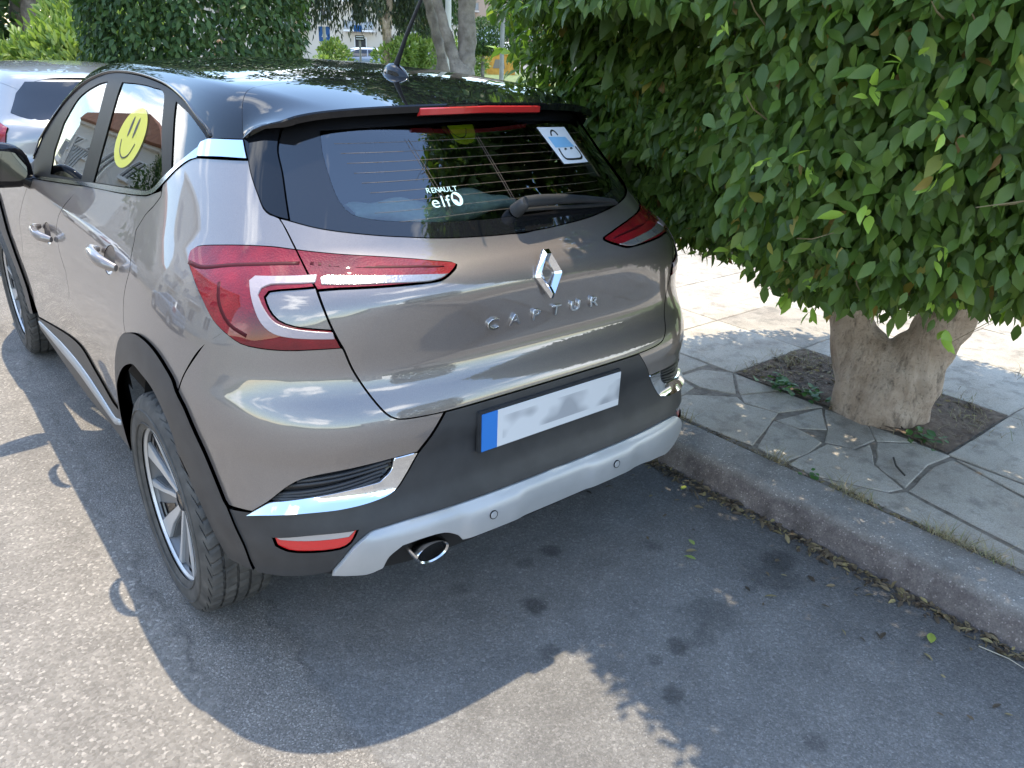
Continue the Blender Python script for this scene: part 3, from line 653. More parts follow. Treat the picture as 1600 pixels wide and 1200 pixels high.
rows += [lip+back*.004-nrm*.004*e0, lip+back*.002-nrm*.018*e0-np.array([0,0,.002]), lip+np.array([0, .05, -.024])*e0, lip+np.array([0, .14, -.02])*e0]
V = np.concatenate(rows); F = []
for r in range(len(rows)-1):
    for i in range(nU-1): F.append((r*nU+i, r*nU+i+1, (r+1)*nU+i+1, (r+1)*nU+i))
sp = mesh('roof_spoiler', V, F, M['roof'], car)
bm = bmesh.new(); bm.from_mesh(sp.data); bmesh.ops.recalc_face_normals(bm, faces=bm.faces); bm.to_mesh(sp.data); bm.free()
sp.data.set_sharp_from_angle(angle=R(40))
# high brake lamp under the lip
V = []; F = []
for x in np.linspace(-.205, .205, 17):
    y = -.385+.45*x*x; z = float(lipf(abs(x)))
    V += [(x, y-.0035, z-.008), (x, y-.0075, z-.011), (x, y-.0055, z-.026), (x, y+.01, z-.030)]
for i in range(16):
    for k in range(3): F.append((i*4+k, i*4+k+1, i*4+4+k+1, i*4+4+k))
F += [(0,1,2,3), (64,67,66,65)]
mesh('brake_lamp', V, F, mat('brake_lens', (.50,.03,.03), .2, coat=1.), car, smooth=False)
# underside of the spoiler to the glass
# antenna
g = G()
secs = []
for t in np.linspace(0, 1, 9):
    y = .165-.15*t; w = .027*math.sin(math.pi*(t*.93+.05))**.75; hh = .036*math.sin(math.pi*(.04+t*.92))**.9
    z0 = float(RC(y))-.003; secs.append([(w*math.cos(a), y, z0+hh*max(0, math.sin(a))) for a in np.linspace(0, math.pi, 9)])
V = [p for s_ in secs for p in s_]; F = [(i*9+k, i*9+k+1, i*9+10+k, i*9+9+k) for i in range(8) for k in range(8)] + [tuple(range(9)), tuple(72+k for k in range(9))[::-1]]
g.add(V, F); g.build('antenna_base', M['gloss'], car, smooth=True)
g = G(); g.tube([(0, .085, 1.572), (0, .055, 1.612), (0, .02, 1.66), (0, -.37, 2.10)], [.010, .0075, .006, .0035], 10); g.build('antenna_whip', M['plastic'], car, smooth=True)
# emblem: raised diamond ring
fm = frame_at('wrap', 0., 1.083, .004)
oq = [(-.010, .066), (.010, .066), (.047, .004), (.047, -.004), (.004, -.066), (-.004, -.066), (-.047, -.004), (-.047, .004)]
iq = [(-.004, .034), (.004, .034), (.020, .003), (.020, -.003), (.003, -.034), (-.003, -.034), (-.020, -.003), (-.020, .003)]
V = []; F = []
for i in range(8):
    (a, b), (c, d) = oq[i], iq[i]
    V += [fm @ Vector((a, b, -.004)), fm @ Vector((a, b, .002)), fm @ Vector(((a*.62+c*.38), (b*.62+d*.38), .012)), fm @ Vector((c, d, .001)), fm @ Vector((c, d, -.004))]
for i in range(8):
    j = (i+1) % 8
    for k in range(4): F.append((i*5+k, j*5+k, j*5+k+1, i*5+k+1))
em = mesh('diamond_emblem', V, F, M['chrome'], tg, smooth=False)
letters('CAPTUR', 'wrap', -.183, .962, .043, .073, M['chrome'], tg, ext=.0028, xs=1.30)
# wiper
wp, wnr = at('wrap', .006, 1.226, .0)
g = G(); g.lathe([(0, .052), (.012, .052), (.017, .046), (.019, .02), (.021, 0)], wp, wnr, 16)
wo_ = g.build('wiper_pivot', M['plastic'], tg, smooth=True)
pts = []; 
for t in np.linspace(0, 1, 9):
    p, n = at('wrap', .006+.36*t, 1.228+.006*t-.03*t*t); pts.append(p+n*(.046-.016*t))
g = G()
for i, p in enumerate(pts): pass
g.tube(pts, [.015, .0165, .0155, .014, .0125, .011, .0095, .008, .006], 10)
wa = g.build('wiper_arm', M['plastic'], wo_, smooth=True)
pts = []
for t in np.linspace(-.2, 1, 9):
    p, n = at('wrap', .08+.32*t, 1.222-.018*max(t,0)); pts.append(p+n*.010)
g = G(); g.tube(pts, .006, 6); g.build('wiper_blade', M['plastic'], wo_, smooth=True)
# licence plate with its frame
pm = Matrix.Translation(Vector((0, 0, 0)))
pp, pn = at('wrap', 0, .705, 0)
def plate_fn(u, v, t): return (u, pp.y-.010-t-.0+(v-.705)*.06, v)
g = G(); g.box((0, pp.y-.012, .705), (.532, .016, .122)); pf = g.build('plate_holder', M['plastic'], car, bevel=.003)
def plateb(nt, p):
    v = coords(nt); sx = N(nt, 'ShaderNodeSeparateXYZ'); nt.links.new(v, sx.inputs[0])
    mpn = N(nt, 'ShaderNodeMapping'); mpn.inputs['Scale'].default_value = (1, 0, 1.4); nt.links.new(v, mpn.inputs['Vector'])
    f = noise(nt, mpn.outputs['Vector'], 9., 1)
    inb = math_(nt, 'MULTIPLY', math_(nt, 'LESS_THAN', math_(nt, 'ABSOLUTE', math_(nt, 'SUBTRACT', sx.outputs['Z'], .705)), .034), math_(nt, 'GREATER_THAN', sx.outputs['X'], -.19))
    sm = math_(nt, 'MULTIPLY', ramp(nt, f, [(.46, 0.), (.62, .8)]), inb)
    c = mixc(nt, sm, (.62,.63,.64), (.28,.29,.31))
    blue = math_(nt, 'LESS_THAN', sx.outputs['X'], -.208)
    nt.links.new(mixc(nt, blue, c, (.03,.18,.55)), p.inputs['Base Color'])
g = G(); g.box((0, pp.y-.0215, .705), (.520, .003, .110)); g.build('licence_plate', mat('plate_sheet', rough=.35, build=plateb), pf, bevel=.0012)
# parking sensors
for u, v, mm in ((-.24, .466, 'skid'), (.24, .466, 'skid'), (-.552, .545, 'plastic'), (.552, .545, 'plastic')):
    p, n = at('wrap', u, v, .0335 if mm == 'skid' else 0.)
    if mm == 'skid': p, n = at('wrap', u, v, .0237)
    g = G(); g.lathe([(.0128, -.006), (.0128, .001), (.0108, .001)], p, n, 24); so_ = g.build('sensor_ring', M['dark'], car, smooth=False)
    g = G(); g.lathe([(.0106, -.006), (.0106, .0008), (.0095, .0018), (0, .0018)], p, n, 24); g.build('sensor', M[mm], so_, smooth=False)
# exhaust tip
g = G(); eo = (-.418, -.655, .408)
g.lathe([(.040, .16), (.046, .02), (.047, -.075), (.044, -.082), (.039, -.078), (.036, -.02), (.034, .12)], eo, (0, 1, .10), 40)
ex = g.build('exhaust_tip', M['satin'], car, smooth=True)
for v in ex.data.vertices: v.co.z = eo[2]+(v.co.z-eo[2])*.72; v.co.x = eo[0]+(v.co.x-eo[0])*1.12
g = G(); g.lathe([(0, .0), (.036, .0)], eo, (0, 1, .10), 30); ed = g.build('exhaust_inside', M['dark'], ex)
for v in ed.data.vertices: v.co.z = eo[2]+(v.co.z-eo[2])*.72; v.co.x = eo[0]+(v.co.x-eo[0])*1.12
# towing eye cover ring under the plate
# heated window lines
for k in range(9):
    z = 1.405-.0215*k; e = .455-.012*k if k < 7 else .40-.05*(k-7)
    strip('heater_line', [(-e, z-.004), (-e/2, z), (0, z+.001), (e/2, z), (e, z-.004)], .0009, mat('heater_print', (.14,.105,.08), .5) if k == 0 else bpy.data.materials['heater_print'], gw, off=-.0022, thick=.0005, step=.05)
for x0 in (-.22, -.21, .0, .008):
    strip('heater_bus', [(x0-.03, 1.41), (x0, 1.30), (x0+.015, 1.235)], .0009, bpy.data.materials['heater_print'], gw, off=-.0021, thick=.0005, step=.05)
# stickers on the rear window
so1 = panel('paper_sticker', [(.205, 1.425), (.338, 1.420), (.385, 1.322), (.258, 1.326)], M['white'], gw, off=-.0006, h=.03, gap=0, flange=0, smooth=False)
panel('sticker_print', [(.236, 1.398), (.318, 1.394), (.345, 1.366), (.250, 1.369)], M['bluep'], so1, off=.0002, h=.03, gap=0, flange=0)
strip('sticker_line', [(.262, 1.366), (.268, 1.346), (.280, 1.337), (.350, 1.334), (.362, 1.339), (.360, 1.350), (.348, 1.366)], .0065, M['ink'], so1, off=.0006, thick=.0004, step=.01)
strip('sticker_line', [(.254, 1.400), (.258, 1.410), (.268, 1.414), (.280, 1.408), (.285, 1.400)], .006, M['ink'], so1, off=.0006, thick=.0004, step=.006)
for x in (.288, .318): strip('sticker_line', [(x, 1.361), (x+.006, 1.364), (x+.011, 1.362)], .005, M['ink'], so1, off=.0006, thick=.0004, step=.006)
letters('RENAULT', 'wrap', -.243, 1.286, .021, .0135, M['mint'], gw, off=-.0015, ext=.0002, xs=1.0, names='sticker_letter')
letters('elf', 'wrap', -.236, 1.253, .046, .024, M['mint'], gw, off=-.0015, ext=.0002, xs=1.15, names='sticker_letter', widths=(.0225, .0155, .02))
panel('sticker_globe', ell((-.168, 1.268), .017, .016), M['mint'], gw, off=-.0012, h=.01, gap=0, flange=0)
panel('sticker_globe_print', [(-.176, 1.280), (-.166, 1.276), (-.160, 1.268), (-.165, 1.258), (-.170, 1.266), (-.180, 1.268)], M['dark'], gw, off=-.0006, h=.01, gap=0, flange=0)
# smiling sun shades in the rear door windows
for s_ in (1, -1):
    c = (-1.605, 1.342) if s_ == 1 else (1.79, 1.335); mm = M['yellowt'] if s_ == 1 else M['yellow']; of_ = -.004 if s_ == 1 else -.012
    sm = panel('smiling_shade', ell(c, .135, .088, 28), mm, car, off=of_, h=.03, gap=0, flange=0)
    for dx in (-.028, .028): panel('shade_eye', ell((c[0]+dx, c[1]+.03), .010, .030, 14), M['ink'], sm, off=of_+(.001 if s_ == 1 else -.001), h=.02, gap=0, flange=0)
    strip('shade_mouth', [(c[0]-.075, c[1]-.012), (c[0]-.05, c[1]-.045), (c[0], c[1]-.060), (c[0]+.05, c[1]-.045), (c[0]+.075, c[1]-.012)], .005, M['ink'], sm, off=of_+(.0015 if s_ == 1 else -.001), thick=.0005, step=.02)
panel('mesh_sheet', [(1.25, 1.255), (1.30, 1.43), (1.93, 1.455), (1.88, 1.22)], M['sheet'], car, off=-.0095, h=.05, gap=0, flange=0)
# door mirrors
for s_ in (-1, 1):
    cx, cy, cz = .935*s_, 1.66, 1.135
    V = []; F = []; nu, nv = 20, 12
    for j in range(nv+1):
        for i in range(nu):
            a = 2*math.pi*i/nu; b = math.pi*j/nv-math.pi/2
            sp_ = lambda v, e: math.copysign(abs(v)**e, v)
            x = sp_(math.cos(b), .6)*sp_(math.cos(a), .65); z = sp_(math.cos(b), .6)*sp_(math.sin(a), .7); y = sp_(math.sin(b), .9)
            V.append((cx+.120*x*(1-.10*z), cy+(.085*y if y > 0 else .035*y)+.02*x*s_*-1, cz+.092*z+.012*x*s_))
    for j in range(nv):
        for i in range(nu): F.append((j*nu+i, j*nu+(i+1) % nu, (j+1)*nu+(i+1) % nu, (j+1)*nu+i))
    mh = mesh('door_mirror', V, F, M['gloss'], car)
    bm = bmesh.new(); bm.from_mesh(mh.data); bmesh.ops.recalc_face_normals(bm, faces=bm.faces); bm.to_mesh(mh.data); bm.free()
    g = G(); g.prism([(.094*math.copysign(abs(math.cos(a))**.6, math.cos(a)), .060*math.copysign(abs(math.sin(a))**.6, math.sin(a))) for a in np.linspace(0, 2*math.pi, 24, endpoint=False)], lambda u, v, t: (cx+u, cy-.031-t-.02*u*s_, cz+v+.012*u/.118*s_), .0, .006)
    g.build('mirror_glass', mat('mirror_silver', (.13,.125,.12), .03, 1.), mh)
    g = G(); g.tube([(cx-.07*s_, cy+.01, cz-.055), (cx-.125*s_, cy+.02, cz-.085), (cx-.19*s_, cy+.03, cz-.10)], [.03, .034, .04], 10); g.build('mirror_arm', M['gloss'], mh, smooth=True)
# --- front: bonnet, screen, nose
panel('bonnet', [(-.70, 2.62), (-.74, 3.0), (-.66, 3.30), (-.4, 3.44), (.4, 3.44), (.66, 3.30), (.74, 3.0), (.70, 2.62)], M['paint'], car, 'up', h=.05)
panel('windscreen', [(-.60, 2.55), (-.63, 2.15), (-.52, 1.68), (-.3, 1.63), (0, 1.61), (.3, 1.63), (.52, 1.68), (.63, 2.15), (.60, 2.55)], M['glass'], car, 'up', h=.05, flange=0)
both('screen_pillar', [(-.66, 2.5), (-.70, 2.15), (-.645, 1.84), (-.56, 1.64), (-.525, 1.675), (-.635, 2.15), (-.61, 2.55)], M['roof'], car, 'up', h=.03)
panel('nose', [(-.80, .40), (-.82, .70), (-.72, .83), (.72, .83), (.82, .70), (.80, .40)], M['paint'], car, 'front', h=.05)
both('headlamp', [(-.80, .70), (-.74, .81), (-.45, .80), (-.50, .72)], M['clear'], car, 'front', h=.04, off=.006)
# --- dark inner shell, floor and wheel housings
ss = np.arange(-4.2, 4.201, .06); zz = np.linspace(.32, 1.17, 18)
SS, ZZ = np.meshgrid(ss, zz); P, n = onbody('wrap', SS.ravel(), ZZ.ravel(), np.zeros(SS.size)-.040)
P = P.reshape(len(zz), len(ss), 3); F = []
W = len(ss)
for j in range(len(zz)-1):
    for i in range(W-1):
        c = P[j:j+2, i:i+2].reshape(4, 3).mean(0)
        if any(math.hypot(c[1]-y, c[2]-.345) < .47 for y in (0, 2.639)) and abs(c[0]) > .6: continue
        F.append((j*W+i, j*W+i+1, (j+1)*W+i+1, (j+1)*W+i))
mesh('inner_shell', P.reshape(-1, 3), F, M['dark'], car)
g = G(); g.box((0, 1.55, .32), (1.3, 3.3, .12)); g.box((0, -.36, .46), (1.1, .34, .08)); g.box((0, 3.2, .6), (1.5, .4, .5)); g.build('floor_pan', M['dark'], car)
for yy in (0, 2.639):
    for s_ in (-1, 1):
        g = G(); prof_ = [(.422, .815*s_), (.43, .60*s_), (.05, .585*s_)]; V = []; F = []
        for k in range(25):
            a = math.pi*k/24-.0
            V += [(x_, yy+r_*math.cos(a), .345+r_*math.sin(a)) for r_, x_ in prof_]
        for k in range(24): F += [(k*3, k*3+3, k*3+4, k*3+1), (k*3+1, k*3+4, k*3+5, k*3+2)]
        g.add(V, F); g.build('wheel_housing', M['dark'], car, smooth=True)
# --- interior
def cush(name, c, d, parent=car, m='seat', rx=0., bev=.05):
    g = G(); g.box((0,0,0), d); o = g.build(name, M[m], parent, smooth=True, bevel=min(bev, min(d)*.45))
    o.data.transform(Matrix.Translation(c) @ Matrix.Rotation(rx, 4, 'X')); return o
for x in (-.38, .38):
    st_ = cush('front_seat', (x, 1.15, .95), (.50, .16, .66), rx=R(-12)); cush('headrest', (x, 1.0, 1.34), (.25, .10, .17), st_)
    cush('seat_base', (x, 1.45, .60), (.50, .55, .18), st_)
rb = cush('rear_seat', (0, .20, .93), (1.22, .16, .62), rx=R(-14)); cush('seat_base', (0, .50, .60), (1.22, .5, .18), rb)
for x in (-.40, 0, .40): cush('headrest', (x, .09, 1.29), (.24, .09, .15), rb)
cush('dashboard', (0, 2.10, .98), (1.3, .5, .28)); cush('parcel_shelf', (0, -.16, 1.125), (1.10, .52, .03), m='dark', bev=.01)
g = G(); g.lathe([(.165, 0), (.185, .015), (.165, .03), (.15, .015), (.165, 0)], (-.38, 1.72, 1.05), (0, -.9, .4), 28); g.build('steering_wheel', M['dark'], car, smooth=True)
# crumpled pale sun shade on the parcel shelf
V = []; F = []; nu, nv = 40, 12
for i in range(nu+1):
    t = i/nu; x = -.43+.50*t
    w = .02+.03*math.sin(math.pi*min(1, t*1.05))**.6
    for j in range(nv):
        a = 2*math.pi*j/nv
        V.append((x, -.425+.25*(x*x)+.040*math.cos(a), 1.228+.012*math.sin(9*t+1)+w*math.sin(a)*(.75+.25*math.sin(17*t+2*a))))
for i in range(nu):
    for j in range(nv): F.append((i*nv+j, i*nv+(j+1) % nv, (i+1)*nv+(j+1) % nv, (i+1)*nv+j))
F += [tuple(range(nv)), tuple(nu*nv+j for j in range(nv))[::-1]]
cl_o = mesh('folded_shade', V, F, colored((.62,.76,.68), (.74,.86,.79), 60, .9)('pale_green_cloth_folds'), None)
tag(cl_o, 'crumpled pale green fabric sun shade on the shelf behind the rear window', 'sun shade')
# --- wheels
def make_wheel():
    g = G(); rim_p = [(.20, .10), (.222, .06), (.226, -.01), (.236, -.078), (.246, -.088), (.246, -.080), (.232, -.06), (.216, .0), (.19, .09), (.19, .10)]
    g.lathe(rim_p, (0,0,0), (1,0,0), 64)
    w = g.build('wheel', M['alloyd'], None, smooth=True)
    g = G(); prof = []
    Rr = .345
    prof = [(.238, .095), (.246, .100), (.265, .107), (.29, .1085), (.312, .104), (.328, .096), (.337, .088)]
    inn = [(r, t) for r, t in prof]
    tread = []
    for t, r in ((.082, .341), (.060, .3435), (.0595, .3365), (.052, .3365), (.0515, .344), (.022, .345), (.0215, .337), (.014, .337), (.0135, .345), (-.0135, .345), (-.014, .337), (-.0215, .337), (-.022, .345), (-.0515, .344), (-.052, .3365), (-.0595, .3365), (-.060, .3435), (-.082, .341)): tread.append((r, t))
    full = [(r, t) for r, t in prof] + tread + [(r, -t) for r, t in prof[::-1]]
    nA = 240; V = []; F = []; Lp = len(full)
    for k in range(nA):
        a = 2*math.pi*k/nA
        for r, t in full:
            rr = r
            if r > .335 and (abs(t) > .05):
                if k % 5 == 0: rr = r-.006
            elif r > .343 and abs(t) < .05 and k % 4 == 0: rr = r-.004
            if .30 < r < .336 and k % 5 == 0 and abs(t) > .09: rr = r-.0025
            b = a+ (abs(t)*1.3 if r > .335 else 0)
            V.append((t, rr*math.cos(b), rr*math.sin(b)))
    for k in range(nA):
        for i in range(Lp-1): F.append((k*Lp+i, ((k+1) % nA)*Lp+i, ((k+1) % nA)*Lp+i+1, k*Lp+i+1))
    ty = mesh('tyre', V, F, M['rubber'], w)
    bm = bmesh.new(); bm.from_mesh(ty.data); bmesh.ops.recalc_face_normals(bm, faces=bm.faces); bm.to_mesh(ty.data); bm.free(); ty.data.set_sharp_from_angle(angle=R(35))
    # lettering-like raised ring on the sidewall
    g = G(); g.lathe([(.255, -.1055), (.257, -.1085), (.259, -.1065)], (0,0,0), (1,0,0), 64); g.lathe([(.296, -.1075), (.298, -.1105), (.301, -.107)], (0,0,0), (1,0,0), 64); g.build('sidewall_ring', M['rubber'], ty, smooth=True)
    g = G(); g.lathe([(0, -.0), (.155, -.0), (.155, .02)], (0,0,0), (1,0,0), 48); g.build('brake_disc', M['steel'], w)
    g = G(); g.lathe([(.232, -.081), (.2365, -.0885), (.243, -.090), (.247, -.0885)], (0,0,0), (1,0,0), 72); g.build('rim_flange', M['alloy'], w, smooth=True)
    for k in range(5):
        a0 = 2*math.pi*k/5+.35
        def pol(r, da): a = a0+da; return (r*math.cos(a), r*math.sin(a))
        def fn(u, v, t):
            r = math.hypot(u, v); return (t-.022*max(0, (.24-r)/.24)*-1-.0, u, v)
        # grey body of the spoke
        g = G(); g.prism([pol(.03, -.7), pol(.085, -.50), pol(.15, -.43), pol(.232, -.46), pol(.235, 0), pol(.232, .46), pol(.15, .43), pol(.085, .50), pol(.03, .7)], lambda u, v, t: (t+.03*max(0, (.22-math.hypot(u, v))/.22), u, v), -.070, -.035)
        s_o = g.build('spoke', M['alloyd'], w, bevel=.003)
        g = G()
        dk = lambda u, v, t: (t+.030*max(0, (.22-math.hypot(u, v))/.22), u, v)
        g.prism([pol(.030, -.62), pol(.085, -.47), pol(.150, -.40), pol(.2335, -.44), pol(.2345, -.16), pol(.16, -.15), pol(.10, -.16), pol(.030, -.1)], dk, -.080, -.066)
        g.prism([pol(.030, .1), pol(.10, .30), pol(.155, .31), pol(.2345, .33), pol(.2335, .44), pol(.150, .40), pol(.085, .47), pol(.030, .62)], dk, -.080, -.066)
        g.build('spoke_face', M['alloy'], s_o, bevel=.0015)
        g = G(); g.prism([pol(.10, -.10), pol(.165, -.12), pol(.230, -.13), pol(.230, .10), pol(.165, .06), pol(.10, .02)], dk, -.073, -.066); g.build('spoke_inlay', M['gloss'], s_o)
        pb = pol(.056, math.pi/5); g = G(); g.lathe([(.010, -.030), (.010, -.052), (.006, -.055), (0, -.055)], (0, pb[0], pb[1]), (1, 0, 0), 8); g.build('wheel_nut', M['steel'], s_o)
    g = G(); g.lathe([(.034, -.030), (.034, -.056), (.029, -.062), (0, -.063)], (0,0,0), (1,0,0), 32); g.build('hub_cap', M['gloss'], w, smooth=True)
    return w
def copy_part(o, parent):
    c = o.copy(); COL.objects.link(c); c.parent = parent
    for ch in o.children: copy_part(ch, c)
    return c
w0 = make_wheel(); w0.parent = car
WP = [(-.785, 0), (-.790, 2.639), (.785, 0), (.790, 2.639)]
for i, (x, y) in enumerate(WP):
    w = w0 if i == 0 else copy_part(w0, car)
    w.location = (x, y, .345)
    w.rotation_euler = (R(20+31*i), 0, 0 if x < 0 else math.pi)
# ================================================================== ground, road, kerb, pavement
def sheet(name, x0, x1, y0, y1, z, m, nx=1, ny=1):
    V = [(x0+(x1-x0)*i/nx, y0+(y1-y0)*j/ny, z) for j in range(ny+1) for i in range(nx+1)]
    F = [(j*(nx+1)+i, j*(nx+1)+i+1, (j+1)*(nx+1)+i+1, (j+1)*(nx+1)+i) for j in range(ny) for i in range(nx)]
    return mesh(name, V, F, m, None, False)
struct(sheet('ground', -400, 400, -400, 400, -.03, colored((.16,.15,.12), (.22,.20,.16), .6, .9)('far_ground')))
def asphalt_b(nt, p):
    v = coords(nt); sx = N(nt, 'ShaderNodeSeparateXYZ'); nt.links.new(v, sx.inputs[0])
    vo = N(nt, 'ShaderNodeTexVoronoi'); setin(vo, Scale=125., Randomness=1.); nt.links.new(v, vo.inputs['Vector'])
    vf = N(nt, 'ShaderNodeTexVoronoi'); setin(vf, Scale=260., Randomness=1.); nt.links.new(v, vf.inputs['Vector'])
    so_ = N(nt, 'ShaderNodeSeparateXYZ'); nt.links.new(vo.outputs['Color'], so_.inputs[0])
    sf_ = N(nt, 'ShaderNodeSeparateXYZ'); nt.links.new(vf.outputs['Color'], sf_.inputs[0])
    big = noise(nt, v, 1.1, 6, .6); mid = noise(nt, v, 7., 5, .6)
    base = ramp(nt, big, [(.3, (.155,.142,.127)), (.7, (.222,.206,.188))])
    base = mixc(nt, .5, base, ramp(nt, mid, [(.3, (.135,.127,.118)), (.7, (.24,.226,.208))]))
    # small stones in the binder, a few pale ones
    st = ramp(nt, so_.outputs['X'], [(.0, .74), (.5, .95), (.84, 1.08), (.94, 1.32), (1., 1.7)])
    sf = ramp(nt, sf_.outputs['X'], [(.0, .66), (.6, 1.02), (.9, 1.3), (1., 2.0)])
    wob = noise(nt, v, 2.2, 5, .65)
    xx = math_(nt, 'ADD', sx.outputs['X'], math_(nt, 'MULTIPLY', math_(nt, 'SUBTRACT', wob, .5), .34))
    old = ramp(nt, math_(nt, 'ADD', xx, 2.), [(.0, 1.), (1., 1.)])
    c_old = N(nt, 'ShaderNodeMapRange'); setin(c_old, From_Min=-.92, From_Max=-.96); nt.links.new(xx, c_old.inputs['Value'])
    c_new = N(nt, 'ShaderNodeMapRange'); setin(c_new, From_Min=-.73, From_Max=-.69); nt.links.new(xx, c_new.inputs['Value'])
    a = mixc(nt, 1., base, st, 'MULTIPLY'); b = mixc(nt, 1., base, sf, 'MULTIPLY')
    strip_c = mixc(nt, 1., b, (1.02,.99,.95), 'MULTIPLY')
    c = mixc(nt, c_old.outputs[0], strip_c, mixc(nt, 1., a, (1.16,1.12,1.06), 'MULTIPLY'))
    ab = mixc(nt, .5, a, b); c = mixc(nt, c_new.outputs[0], c, mixc(nt, 1., ab, (.95,.96,.97), 'MULTIPLY'))
    # thin dark edge lines between the laid strips
    for x0, w_ in ((-.94, .022), (-.71, .018)):
        d = math_(nt, 'ABSOLUTE', math_(nt, 'SUBTRACT', xx, x0)); mr = N(nt, 'ShaderNodeMapRange'); setin(mr, From_Min=0., From_Max=w_, To_Min=.62, To_Max=1.); nt.links.new(d, mr.inputs['Value'])
        gate_ = ramp(nt, noise(nt, v, 5., 3), [(.4, 0.), (.6, 1.)])
        c = mixc(nt, gate_, c, mixc(nt, 1., c, mr.outputs[0], 'MULTIPLY'))
    # oil spots and a damp stain
    for (x, y, r, k) in STAINS:
        cv = N(nt, 'ShaderNodeVectorMath', operation='DISTANCE'); cv.inputs[1].default_value = (x, y, 0)
        wv = N(nt, 'ShaderNodeVectorMath', operation='ADD'); nv = N(nt, 'ShaderNodeTexNoise'); setin(nv, Scale=22., Detail=6.)
        nt.links.new(v, nv.inputs['Vector']); sc2 = N(nt, 'ShaderNodeVectorMath', operation='SCALE'); sc2.inputs['Scale'].default_value = r*1.1
        nt.links.new(nv.outputs['Color'], sc2.inputs[0]); nt.links.new(v, wv.inputs[0]); nt.links.new(sc2.outputs[0], wv.inputs[1])
        sub = N(nt, 'ShaderNodeVectorMath', operation='SUBTRACT'); nt.links.new(wv.outputs[0], sub.inputs[0]); sub.inputs[1].default_value = (r*.55, r*.55, r*.55)
        nt.links.new(sub.outputs[0], cv.inputs[0]); mr = N(nt, 'ShaderNodeMapRange'); setin(mr, From_Min=r*.55, From_Max=r*1.15, To_Min=k, To_Max=1.)
        nt.links.new(cv.outputs['Value'], mr.inputs['Value']); c = mixc(nt, 1., c, mr.outputs[0], 'MULTIPLY')
    # grime gathered along the gutter
    gm = N(nt, 'ShaderNodeMapRange'); setin(gm, From_Min=.62, From_Max=1.02, To_Min=1., To_Max=.66); nt.links.new(xx, gm.inputs['Value'])
    c = mixc(nt, 1., c, gm.outputs[0], 'MULTIPLY')
    nt.links.new(c, p.inputs['Base Color'])
    h = math_(nt, 'ADD', math_(nt, 'MULTIPLY', vo.outputs['Distance'], -.6), math_(nt, 'MULTIPLY', vf.outputs['Distance'], -.4))
    h = math_(nt, 'ADD', h, math_(nt, 'MULTIPLY', noise(nt, v, 420., 3), .35))
    bump(nt, p, h, .55, .006)
STAINS = [(-.011,-.70,.045,.45), (.234,-.508,.040,.55), (-.112,-.885,.038,.68), (-.153,-.487,.04,.72), (.109,-.509,.035,.7), (.215,-1.097,.040,.55), (.119,-1.098,.028,.7), (.056,-1.216,.040,.55), (.551,-.704,.04,.7), (.74,-1.07,.11,.62), (.85,-1.03,.07,.6), (.414,-1.067,.09,.74), (.30,-1.12,.05,.75), (.229,-1.549,.035,.65), (-1.5,-.35,.03,.55)]
struct(sheet('road', -7.6, 1.075, -40, 62, 0, mat('asphalt', rough=.86, spec=.35, build=asphalt_b)))
struct(sheet('lawn', 5.36, 44, -14, 47, .115, colored((.060,.095,.020), (.13,.17,.045), 2.2, .9, .6, .04, (.20,.21,.075))('mown_grass')))
struct(sheet('crossing_road', 12., 140, 47.2, 110, -.012, colored((.19,.185,.18), (.24,.235,.225), 1.2, .9)('far_asphalt')))
soil_m = colored((.085,.055,.037), (.16,.108,.072), 26, .95, .9, .02, (.24,.175,.12))('dry_soil')
joint_m = colored((.13,.105,.08), (.22,.185,.145), 30, .95, .6, .01, (.28,.245,.20))('joint_dirt')
pv = struct(sheet('pavement', 1.27, 5.35, -6, 16, .1155, joint_m, 1, 1))
def stone_b(c1, c2, c3):
    def b(nt, p):
        v = coords(nt); oi = N(nt, 'ShaderNodeObjectInfo')
        f = noise(nt, v, 2.6, 7, .62); c = ramp(nt, f, [(.34, c1), (.5, c2), (.66, c3)])
        sp_ = noise(nt, v, 230., 3, .7); c = mixc(nt, .55, c, mixc(nt, 1., c, ramp(nt, sp_, [(.3, .55), (.5, 1.), (.7, 1.5)]), 'MULTIPLY'))
        r = ramp(nt, oi.outputs['Random'], [(0., .86), (1., 1.1)]); c = mixc(nt, 1., c, r, 'MULTIPLY')
        dk = ramp(nt, noise(nt, v, 9., 6, .7), [(.36, .55), (.50, 1.)]); c = mixc(nt, .7, c, mixc(nt, 1., c, dk, 'MULTIPLY'))
        nt.links.new(c, p.inputs['Base Color'])
        bump(nt, p, math_(nt, 'ADD', noise(nt, v, 60., 6, .7), math_(nt, 'MULTIPLY', sp_, .5)), .45, .006)
    return b
stone_m = mat('concrete_slab', rough=.88, spec=.3, build=stone_b((.35,.305,.25), (.43,.385,.32), (.50,.455,.385)))
